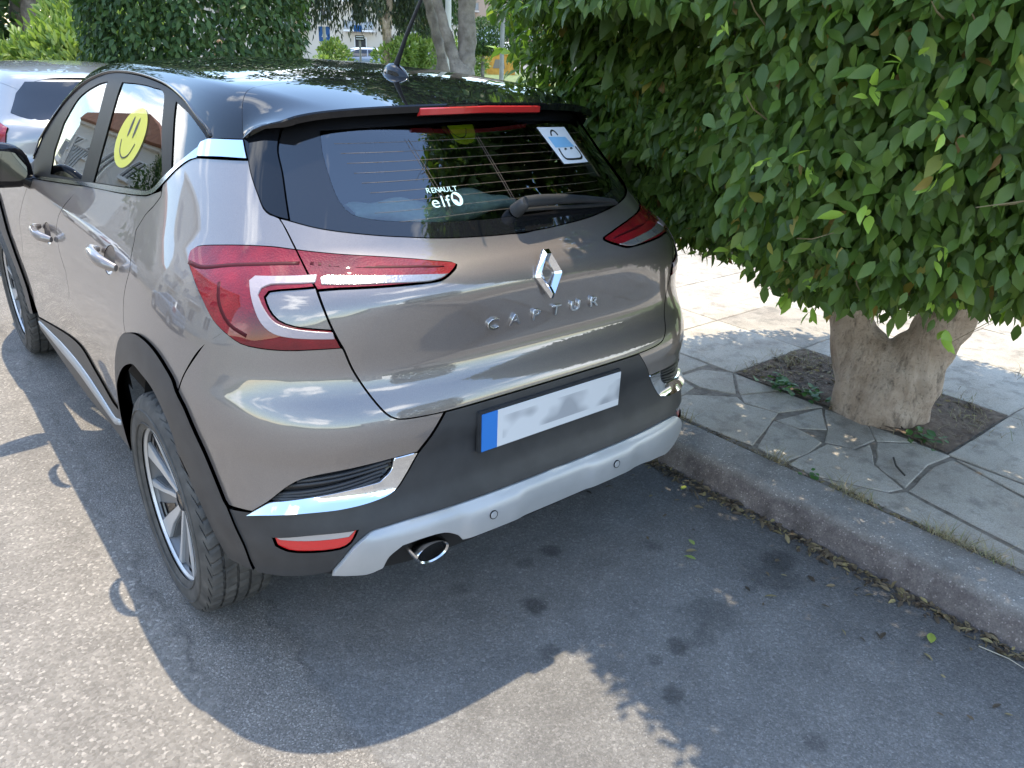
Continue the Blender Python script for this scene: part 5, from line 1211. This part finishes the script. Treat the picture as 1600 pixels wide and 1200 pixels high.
far_tree((2.2, 19, .1), [(0,0,0), (0,0,2.), (.3,0,3.5)], [.25,.2,.1], [(0,1),(1,2)], [(0,0,3.6,1.7), (-1.4,.3,3.2,1.5), (1.2,0,4.0,1.5), (-2.6,.5,3.0,1.5), (0,0,5.4,1.8), (-2.,0,5,1.8), (2.2,0,5.6,1.5)], 9000, .22, 'dark bushy tree in the far left corner beyond the bush', far_leaf_m, 11)
# grey forked tree in the grass, its trunk seen between the roof and the street tree
far_tree((7.42, 10.0, .1), [(0,0,-.05), (-.01,0,.5), (-.03,.0,.95), (0.04,.0,1.5), (.03,.03,2.6), (.1,.1,4.2), (-.22,.12,1.5), (-.44,.22,2.25), (-.8,.4,3.4), (.1,-.2,3.6)],
         [.235,.215,.20,.17,.155,.10,.11,.085,.06,.07], [(0,1),(1,2),(2,3),(3,4),(4,5),(2,6),(6,7),(7,8),(4,9)],
         [(0,0,5.0,1.6), (-1.5,.6,4.6,1.4), (1.4,-.3,4.8,1.4), (-.4,-1.4,4.7,1.4), (.5,1.5,5.2,1.5), (0,0,6.3,1.6), (-2.4,1.4,4.4,1.1)], 15000, .16, 'grey forked tree with a thick bare trunk standing in the grass', far_leaf_m, 21)
far_tree((7.75, 11.0, .1), [(0,0,-.05), (-.06,.02,.9), (-.16,.06,1.6), (-.36,.14,2.4), (-.7,.4,3.6)], [.15,.13,.105,.10,.06], [(0,1),(1,2),(2,3),(3,4)], [(-.7,.5,4.6,1.3), (-1.5,1.0,4.4,1.2), (-.2,1.2,5.4,1.4)], 6000, .16, 'thin grey tree leaning to the left of the thick trunk', far_leaf_m, 22)
# trees whose branches droop into the gap
far_tree((9.4, 21.5, .1), [(0,0,0), (-.05,0,1.6), (.1,0,2.8), (-.2,.1,4.2)], [.17,.15,.13,.08], [(0,1),(1,2),(2,3)], [(-.9,-.4,3.7,1.0), (.6,.1,3.95,1.1), (0,0,4.8,1.5), (-1.6,.2,4.0,1.1), (2.0,.3,3.7,1.1), (2.2,-.6,2.9,.5)], 9000, .19, 'pale trunked tree with dark drooping branches, left of the antenna', pine_m, 23, .95, tm=bark_m)
far_tree((13.2, 22.5, .1), [(0,0,0), (0,0,1.8), (.15,0,3.0), (.1,.1,4.6), (-.45,0,3.3)], [.16,.14,.11,.07,.07], [(0,1),(1,2),(2,3),(1,4)], [(-.2,0,3.5,1.0), (1.1,.2,3.3,1.0), (2.0,.1,3.6,1.1), (.2,0,4.7,1.6), (-1.2,0,4.2,1.1)], 8000, .19, 'pale trunked tree with drooping branches, right behind the antenna', pine_m, 24, .75, tm=bark_m)
far_tree((18.5, 27.5, .1), [(0,0,0), (0,0,1.5), (-.2,0,2.6), (-.6,.1,4.0), (.4,.1,3.5)], [.34,.30,.24,.14,.12], [(0,1),(1,2),(2,3),(2,4)], [(-.7,0,3.1,1.1), (.7,0,3.3,1.0), (0,0,4.4,1.5), (-1.7,0,3.7,1.2)], 7000, .2, 'dark thick trunked tree between the antenna and the grey trunks', far_leaf_m, 25, .4)
# low bushes of the park
for i, (px, d_, r, h, n_, s_, mm, lab) in enumerate(((0, 30, 1.1, 1.7, 2600, .2, 'far', ''),)): pass
BUSH = [((8.0, 19.6, .1), .85, 1.62, 2600, .14, far_leaf_m, 'round dark bush left of the blue crossing sign'), ((10.9, 21.5, .1), .70, 1.75, 2400, .14, lime_m, 'light green bush right of the blue crossing sign'),
        ((9.3, 18.3, .1), .55, 1.22, 1800, .11, lime_m, 'low bright lime bush in front of the sign post'), ((14.1, 22.4, .1), 1.25, 1.80, 5200, .15, lime_m, 'large feathery light green bush left of the antenna base'),
        ((17.0, 24.0, .1), .55, 1.35, 1500, .13, lime_m, 'small green shrub just right of the antenna base'), ((25.2, 35.0, .1), 1.5, 2.25, 3600, .19, lime_m, 'tall hedge bush with yellow green top between the two grey trunks'),
        ((23.6, 34.6, .1), .9, .95, 1600, .16, lime_m, 'low shrub in front of the parked white cars'), ((19.2, 28.9, .1), .5, 1.15, 1200, .13, lime_m, 'small shrub at the foot of the dark trunk')]
for i, (l, r, h, n_, s_, mm, lab) in enumerate(BUSH): bush(l, r, h, n_, s_, lab, mm, 40+i, 'bushes in the park')
clipped_tree((25.6, 33.6, .1), [(0,1.5), (.6,1.5), (1.05,1.9), (1.2,2.4), (1.05,2.9), (.6,3.2), (0,3.25)], 5000, .15, 'round clipped tree just right of the thick grey trunk', .09, far_leaf_m, 'ball shaped trees in the park', .35, 6, 2., .4, fork=False)
clipped_tree((19.2, 22.0, .1), [(0,1.35), (.5,1.3), (1.0,1.7), (1.2,2.3), (1.15,2.9), (.7,3.5), (0,3.6)], 5200, .14, 'round clipped tree on a thin trunk left of the big street tree', .09, far_leaf_m, 'ball shaped trees in the park', .35, 7, 2., .4, fork=False)
# mown grass blades near the trunk
n = 26000; P = np.stack([rng.uniform(5.5, 20, n), rng.uniform(3, 24, n), np.full(n, .11)], 1)
V, F = blades(P, rng.uniform(.03, .09, n), rng.uniform(.3, 1.4, n), .005)
stuff(fastmesh('grass', V, tris=F, m=mat('grass_blade', rough=.7, build=isl_b([(0, (.07,.12,.02)), (.7, (.16,.22,.05)), (1., (.28,.28,.10))], .2))))
# row of street trees behind the camera, on the same pavement
clipped_tree((1.9, -7.6, .1), [(p, z) for p, z in TP], 7000, .12, 'clipped street tree behind the photographer on the pavement', seed=12, face=1.)
# ================================================================== other cars
def simple_car(loc, rz, scale, body_m, label, lamps=True, group=None, name='parked_car', lamp_m=None):
    t = thing(name, label, 'car', loc, rz, group); t.scale = scale
    k = XQ+.7
    side = [(-.001, .36), (-.001, 1.462), (-.55, 1.462), (-1.0, 1.462), (-k-.3, 1.47), (-k-1.55, 1.462), (-k-2.45, 1.13), (-k-2.62, 1.05), (-k-3.05, .86), (-k-3.05, .40), (-k-3.02, .345)]
    side += [(-k-2.639-.40*math.cos(a), .345+.40*math.sin(a)) for a in np.linspace(.08, math.pi-.08, 12)] + [(-k-2.2, .345), (-k-.45, .345)]
    side += [(-k-.40*math.cos(a), .345+.40*math.sin(a)) for a in np.linspace(.08, math.pi-.1, 12)]
    side = [p for p in side]
    b = both('body', side, body_m, t, h=.07, gap=0, flange=0)
    panel('roof', [(-.285, -.56), (.3, -.585), (1.2, -.585), (1.58, -.52), (1.63, 0), (1.58, .52), (1.2, .585), (.3, .585), (-.285, .56), (-.315, 0)], body_m, t, 'top', h=.06, off=.002, gap=0)
    panel('rear_window', [(-.60, 1.22), (-.585, 1.36), (-.50, 1.445), (0, 1.45), (.50, 1.445), (.585, 1.36), (.60, 1.22), (.45, 1.17), (0, 1.15), (-.45, 1.17)], M['frit'], t, h=.06, off=.004)
    both('side_window', [(-k-.1, 1.25), (-k-.25, 1.42), (-k-.85, 1.46), (-k-.9, 1.16), (-k-.3, 1.19)], M['frit'], t, h=.06, off=.004)
    both('side_window', [(-k-.96, 1.155), (-k-.91, 1.46), (-k-1.5, 1.44), (-k-2.2, 1.15), (-k-1.9, 1.10)], M['frit'], t, h=.06, off=.004)
    both('side_window', [(-.87, 1.20), (-.83, 1.36), (-k+.06, 1.42), (-k-.05, 1.27)], M['frit'], t, h=.05, off=.004)
    both('tail_lamp', [(-.60, .93), (-.585, 1.12), (-.70, 1.16), (-.84, 1.12), (-.80, .98), (-.70, .91)], lamp_m or M['lamp'], t, h=.05, off=.006)
    panel('bonnet', [(-.70, 2.55), (-.74, 3.0), (-.66, 3.30), (-.4, 3.44), (.4, 3.44), (.66, 3.30), (.74, 3.0), (.70, 2.55)], body_m, t, 'up', h=.09, off=.004)
    panel('windscreen', [(-.62, 2.50), (-.62, 2.15), (-.54, 1.72), (0, 1.68), (.54, 1.72), (.62, 2.15), (.62, 2.50)], M['frit'], t, 'up', h=.09, off=.004)
    panel('nose', [(-.80, .38), (-.82, .70), (-.72, .86), (.72, .86), (.82, .70), (.80, .38)], body_m, t, 'front', h=.09, off=.002)
    both('headlamp', [(-.80, .68), (-.74, .80), (-.42, .78), (-.48, .69)], M['clear'], t, 'front', h=.06, off=.008)
    panel('grille', [(-.36, .52), (-.36, .66), (.36, .66), (.36, .52)], M['gloss'], t, 'front', h=.06, off=.008)
    for x, y in WP:
        g = G(); g.lathe([(.20, -.09), (.235, -.095), (.30, -.105), (.335, -.09), (.345, -.05), (.345, .08)], (0,0,0), (1, 0, 0), 28); w = g.build('wheel', M['rubber'], t, smooth=True)
        g = G(); g.lathe([(0, -.07), (.10, -.075), (.235, -.09)], (0,0,0), (1, 0, 0), 20); g.build('wheel_cover', M['alloy'], w, smooth=False)
        w.location = (x, y, .345*1.0); w.rotation_euler = (0, 0, 0 if x < 0 else math.pi)
    g = G(); g.box((0, 1.3, .42), (1.5, 3.7, .16)); g.build('underbody', M['dark'], t)
    return t
silver_m = mat('silver_paint', (.27,.275,.285), .34, .45, coat=1., coatr=.02)
simple_car((.12, 5.06, 0), 0, (.97, 1.0, .905), silver_m, 'silver hatchback parked at the kerb in front of the grey crossover')
white_m = mat('white_paint', (.74,.75,.76), .35, coat=.8)
grey_m = mat('blue_grey_paint', (.20,.24,.30), .35, .3, coat=.8)
# the park is crossed by a street; cars stand along it
simple_car((41.3, 66.4, -.01), R(62), (1, 1, .93), white_m, 'small white car parked in front of the white van', group='cars on the far street')
simple_car((43.6, 64.6, -.01), R(60), (1, 1, .90), white_m, 'white car seen low behind the leaning grey trunk', group='cars on the far street')
simple_car((20.8, 36.0, -.01), R(75), (1, 1, 1.0), grey_m, 'dark parked car partly hidden by the bushes left of the antenna', group='cars on the far street')
def van(loc, rz, L, W, H, label, name, cat, cab=True):
    t = thing(name, label, cat, loc, rz, 'cars on the far street')
    pr = [(-L/2, .35), (-L/2, H*.93), (-L/2+.12, H), (L*.22, H), (L*.36, H*.88), (L*.46, H*.52), (L/2, H*.42), (L/2, .35)]
    g = G(); g.prism(pr, lambda u, v, t_: (t_, u, v), -W/2, W/2); g.build('body', white_m, t, bevel=.06)
    g = G(); g.prism([(L*.355, H*.86), (L*.452, H*.55), (L*.462, H*.56), (L*.365, H*.87)], lambda u, v, t_: (t_, u, v), -W*.43, W*.43); g.build('windscreen', M['frit'], t)
    for s_ in (-1, 1):
        g = G(); g.prism([(L*.20, H*.56), (L*.20, H*.84), (L*.33, H*.84), (L*.42, H*.56)], lambda u, v, t_: (t_, u, v), s_*W/2-.01, s_*W/2+.012); g.build('side_window', M['frit'], t)
        g = G(); g.box((s_*W*.36, L/2+.005, H*.36), (W*.2, .03, .16)); g.build('headlamp', M['clear'], t)
        for yy in (-L*.3, L*.32): 
            g = G(); g.lathe([(0, -.10), (.2, -.11), (.34, -.10), (.36, 0), (.36, .1)], (s_*(W/2-.10), yy, .36), (-s_*-1, 0, 0), 20); g.build('wheel', M['rubber'], t, smooth=True)
    g = G(); g.box((0, L/2+.004, H*.30), (W*.45, .03, .14)); g.build('grille', M['gloss'], t)
    g = G(); g.box((0, L/2+.03, .45), (W*.98, .10, .22)); g.build('bumper', M['plastic'], t, bevel=.03)
    return t
van((48.3, 75.5, -.01), R(148), 5.2, 2.0, 2.35, 'white delivery van facing the camera far behind the antenna', 'delivery_van', 'van')
# box truck behind the yellow skip
tk = thing('box_truck', 'tall white box truck behind the yellow skip', 'truck', (41.6, 54.2, -.01), R(-38), 'cars on the far street')
g = G(); g.box((0, 0, 2.05), (2.5, 6.0, 2.7)); g.build('cargo_box', mat('pale_blue_white_panel', (.58,.66,.74), .5), tk, bevel=.12)
g = G(); g.box((0, 3.9, 1.35), (2.3, 1.6, 1.9)); g.build('cab', white_m, tk, bevel=.15)
g = G(); g.box((0, .3, .58), (2.2, 8, .22)); g.build('chassis', mat('red_brown_frame', (.16,.06,.04), .7), tk)
for x in (-1.0, 1.0):
    for yy in (-1.8, 3.6):
        g = G(); g.lathe([(0, -.13), (.25, -.14), (.44, -.12), (.46, 0), (.46, .14)], (x, yy, .46), (1 if x < 0 else -1, 0, 0), 20); g.build('wheel', M['rubber'], tk, smooth=True)
# yellow skip heaped with bags
sk = thing('rubble_skip', 'yellow rubble skip on the grass beyond the lamp post', 'skip', (34.4, 43.4, .10), R(-38))
ymat = colored((.50,.24,.03), (.66,.34,.05), 3, .6)('yellow_enamel')
g = G(); W_, D_, H_ = 2.45, 1.7, 1.3
g.prism([(-W_/2+.12, 0), (-W_/2, H_), (-W_/2+.08, H_), (-W_/2+.2, .08), (W_/2-.2, .08), (W_/2-.08, H_), (W_/2, H_), (W_/2-.12, 0)], lambda u, v, t_: (u, t_, v), -D_/2, D_/2); g.build('skip_shell', ymat, sk, bevel=.02)
for yy in (-D_/2, D_/2):
    g = G(); g.prism([(-W_/2+.13, 0), (-W_/2+.02, H_), (W_/2-.02, H_), (W_/2-.13, 0)], lambda u, v, t_: (u, yy+t_, v), -.03, .03); g.build('side_plate', ymat, sk)
g = G(); g.prism([(-.42, .42), (-.26, .98), (.30, .98), (.42, .42)], lambda u, v, t_: (u, -D_/2-.04-t_, v), 0, .02); g.build('skip_badge', mat('faded_badge', (.20,.17,.14), .7), sk)
for x in (-.62, .62, -1.05, 1.05):
    g = G(); g.box((x, -D_/2-.06, .66), (.07, .07, 1.2)); g.build('skip_rib', ymat, sk)
g = G(); g.box((0, -D_/2-.06, H_+.02), (W_+.06, .12, .10)); g.build('skip_rim', ymat, sk)
bag_m = colored((.55,.54,.50), (.74,.73,.70), 4, .8)('woven_bag')
for i, (dx, dz, r, lab) in enumerate(((.55, 1.62, .62, 'large white bag heaped on the right of the yellow skip'), (-.25, 1.50, .45, 'smaller pale bag on the yellow skip, left of the large bag'), (-.95, 1.42, .34, 'small pale bag at the left rim of the yellow skip'))):
    V = []; F = []; nu, nv = 16, 10; r_ = np.random.default_rng(60+i)
    for b in range(nv+1):
        for a in range(nu):
            th, ph = 2*math.pi*a/nu, math.pi*b/nv; q = 1+.12*math.sin(3*th+i)*math.sin(2*ph)+r_.normal(0, .025)
            V.append((34.4+math.cos(R(-38))*dx+r*q*math.sin(ph)*math.cos(th), 43.4+math.sin(R(-38))*dx+r*q*math.sin(ph)*math.sin(th), .1+dz+.75*r*q*math.cos(ph)))
    for b in range(nv):
        for a in range(nu): F.append((b*nu+a, b*nu+(a+1) % nu, (b+1)*nu+(a+1) % nu, (b+1)*nu+a))
    tag(mesh('rubble_bag', V, F, bag_m), lab, 'bag', 'bags heaped on the skip')
g = G(); g.lathe([(.0, 1.26), (.32, 1.1), (.40, .6), (.38, 0)], (33.2, 44.2, .1), (0,0,1), 14); tag(g.build('rubble_bag', bag_m, smooth=True), 'white bag standing on the ground left of the yellow skip', 'bag', 'bags heaped on the skip')
# poles and signs
def pole(loc, h, r0, r1, mm, label, name='lamp_post', arm=0., cat='lamp post', group=None):
    t = thing(name, label, cat, loc, 0, group)
    g = G(); g.tube([(0,0,-.05), (0,0,h*.5), (0,0,h)], [r0, (r0+r1)/2, r1], 12); g.build('pole', mm, t, smooth=True)
    g = G(); g.lathe([(r0*1.9, 0), (r0*1.9, .03), (r0*1.3, .28), (r0, .30)], (0,0,0), (0,0,1), 14); g.build('base', mm, t)
    if arm:
        g = G(); g.tube([(0,0,h-.1), (arm*.5, 0, h+.25), (arm, 0, h+.3)], [r1, r1*.8, r1*.7], 8); g.build('arm', mm, t, smooth=True)
        g = G(); g.box((arm+.25, 0, h+.28), (.6, .2, .12)); g.build('lantern', M['clear'], t, bevel=.03)
    return t
steel_m = colored((.24,.235,.225), (.34,.33,.315), 4, .6)('galvanised_steel')
pole((17.30, 21.45, .1), 7.5, .085, .06, steel_m, 'grey lamp post on the grass, left of the round tree', arm=1.2)
pole((12.1, 17.3, .1), 7., .09, .07, mat('pale_post', (.55,.53,.49), .7), 'pale concrete post just left of the thick grey trunk', 'concrete_post', 0., 'post')
pole((21.5, 36.5, .1), 7., .13, .10, mat('pale_post2', (.50,.49,.46), .7), 'pale post behind the bushes right of the antenna', 'concrete_post', 0., 'post')
def board(loc, face, w, h, z, mm, label, name, post_r=.05, post_m=None, cat='sign'):
    t = thing(name, label, cat, loc, face)
    g = G(); g.tube([(0,.05,-.05), (0,.05,z+h/2)], post_r, 10); g.build('post', post_m or steel_m, t, smooth=True)
    g = G(); g.box((0, 0, z), (w, .03, h)); b = g.build('sign_plate', mm, t, bevel=.008); return t, b
blue_m = mat('sign_blue', (.02,.14,.50), .4); wh_m = mat('sign_white', (.80,.82,.84), .4); bk_m = mat('sign_black', (.01,.01,.012), .5); gr_m = mat('sign_green', (.02,.25,.14), .5)
fc = math.atan2(-(9.75+1.35), (20.3+2.16)) 
def facing(x, y): return math.atan2(y+2.16, x+1.35)-math.pi/2
x, y = 10.62, 21.9
t, b = board((x, y, .1), facing(x, y), .34, .42, 1.83, blue_m, 'square blue pedestrian crossing sign with a white triangle on a pale post', 'crossing_sign', .085, mat('pale_post3', (.55,.53,.50), .7))
g = G(); g.prism([(-.09, 1.74), (0, 1.94), (.09, 1.74)], lambda u, v, t_: (u, -.017-t_, v), 0, .004); tr_ = g.build('sign_triangle', wh_m, b)
g = G(); g.prism([(-.018, 1.82), (.012, 1.83), (.035, 1.76), (.020, 1.755), (.0, 1.80), (-.025, 1.752), (-.042, 1.757)], lambda u, v, t_: (u, -.022-t_, v), 0, .003); g.prism([(.015*math.cos(a), 1.85+.015*math.sin(a)) for a in np.linspace(0, 6.28, 9)[:-1]], lambda u, v, t_: (u, -.022-t_, v), 0, .003); g.build('sign_figure', bk_m, tr_)
x, y = 14.15, 26.1
t, b = board((x, y, .1), facing(x, y), .34, .18, 1.80, bk_m, 'small black and white plate below a blue panel, right of the crossing sign', 'street_sign', .04)
for dz in (-.035, .045):
    g = G(); g.box((0, -.02, 1.80+dz), (.28, .008, .03)); g.build('sign_band', wh_m, b)
g = G(); g.box((-.06, -.0, 2.12), (.30, .03, .22)); g.build('blue_panel', blue_m, t)
x, y = 38.7, 61.0
t, b = board((x, y, .0), facing(x, y), .75, .65, 1.75, wh_m, 'small white sign with a green square far behind the antenna', 'shop_sign', .06, gr_m)
g = G(); g.box((0, -.022, 1.75), (.5, .012, .42)); g.build('green_square', gr_m, b)
# ------------------------------------------------------------------ buildings
def building(loc, rz, W_, floors, D_, col, label, bays, group=None, rail_m=None, bal=(1, 3), fh=3.05, roof=False):
    t = thing('apartment_building', label, 'building', loc, rz, group); H_ = floors*fh+.6
    wm = colored(tuple(c*.94 for c in col), col, .5, .9)('render_wall'); tm = mat('white_trim', (.70,.69,.66), .8); rm = rail_m or steel_m
    g = G(); g.box((0, D_/2, H_/2-.3), (W_, D_, H_+.6)); g.build('wall', wm, t)
    g = G(); g.box((0, D_/2, H_+.12), (W_+.5, D_+.5, .24)); rf = g.build('roof', tm, t)
    if roof:
        g = G(); g.prism([(-W_/2-.6, H_+.24), (0, H_+2.6), (W_/2+.6, H_+.24)], lambda u, v, t_: (u, t_, v), -.6, D_+.6); g.build('tiled_roof', colored((.22,.09,.05), (.32,.14,.08), 2, .85)('roof_tiles'), rf)
    bw = W_/bays
    wi = None
    for f in range(floors):
        for b in range(bays):
            x = -W_/2+bw*(b+.5); z = f*fh+1.85; isb = (b % 4) in bal and f > 0
            w_, h_ = (1.7, 2.2) if isb else (1.3, 1.35)
            if isb: z = f*fh+1.35
            g = G()
            for sx, sz, ww, hh in ((0, h_/2, w_+.16, .1), (0, -h_/2, w_+.16, .1), (-w_/2, 0, .1, h_), (w_/2, 0, .1, h_), (0, 0, .06, h_)): g.box((x+sx, -.03-.002*(ww > hh), z+sz), (ww, .16+.004*(ww > hh), hh))
            fr = g.build('window', tm, t)
            g = G(); g.box((x, .0, z), (w_-.08, .06, h_-.08)); g.build('pane', M['glassd'], fr)
            if isb:
                g = G(); g.box((x, -.62, f*fh+.18), (bw*.92, 1.2, .2)); ba = g.build('balcony', tm, t)
                g = G(); g.box((x, -1.20, f*fh+1.2), (bw*.92, .05, .05))
                for k in range(8): g.box((x-bw*.44+bw*.88*k/7, -1.20, f*fh+.74), (.035, .035, .9))
                g.box((x, -1.20, f*fh+.34), (bw*.92, .03, .04)); g.build('railing', rm, ba)
                g = G(); g.box((x, -1.17, f*fh+.76), (bw*.86, .015, .75)); g.build('balcony_panel', M['panel'], ba)
    return t
M['glassd'] = mat('dark_pane', (.03,.035,.04), .08, spec=.7)
M['panel'] = mat('tinted_panel', (.30,.34,.38), .3)
x, y = 66., 88.
building((x, y, -.05), facing(x, y)+.05, 30, 4, 12, (.56,.43,.34), 'cream pink apartment block with balconies behind the skip and truck', 8, 'apartment blocks beyond the park')
x, y = 46., 84.
building((x, y, -.05), facing(x, y)-.12, 26, 4, 12, (.58,.52,.43), 'pale cream apartment block behind the drooping trees', 7, 'apartment blocks beyond the park')
x, y = 33., 97.
building((x, y, -.05), facing(x, y)+.1, 24, 4, 12, (.52,.47,.40), 'beige apartment block far left behind the trees', 6, 'apartment blocks beyond the park')
# across the street, seen mirrored in the side of the car
building((-9.2, 40.0, -.05), R(90), 18, 2, 10, (.60,.56,.49), 'low house with tiled roof across the street, mirrored in the side windows', 5, 'houses across the street', roof=True)
building((-13.5, 15.0, -.05), R(90), 19, 3, 10, (.62,.58,.50), 'apartment house across the street beside the low house', 5, 'houses across the street')
building((-4.5, -85.0, -.05), R(180), 22, 3, 10, (.66,.62,.55), 'apartment house at the end of the street, mirrored in the bumper', 6, 'houses across the street')
far_tree((-9.2, 24, .0), [(0,0,0), (0,0,1.8), (.2,0,3.2)], [.2,.17,.1], [(0,1),(1,2)], [(0,0,3.8,1.5), (-1,.3,3.5,1.2), (1,0,4.3,1.3), (0,0.6,5.2,1.4)], 4000, .2, 'leafy tree across the street beyond the low house', far_leaf_m, 71, group='trees across the street')
simple_car((-6.4, 17.5, 0), 0, (1, 1, .92), white_m, 'white car parked on the far side of the street, mirrored in the side windows', group='cars parked across the street')
simple_car((-6.5, 6.5, 0), 0, (1, 1, .95), grey_m, 'blue grey car parked across the street opposite the crossover', group='cars parked across the street')
V = []; F = []; n = 90  # ridge ring added all round to block the bright low sky
for i in range(n):
    a = 2*math.pi*i/n; h = 13+6*math.sin(3*a+1)+4*math.sin(7*a)+2*math.sin(17*a)
    for r, z in ((310, -1), (335, h*.7), (365, h)): V.append((r*math.cos(a), r*math.sin(a), z))
for i in range(n):
    for k in range(2): F.append((i*3+k, ((i+1) % n)*3+k, ((i+1) % n)*3+k+1, i*3+k+1))
struct(mesh('horizon_blocker', V, F, colored((.07,.10,.06), (.14,.15,.10), .08, .95)('horizon_blocker_green')))
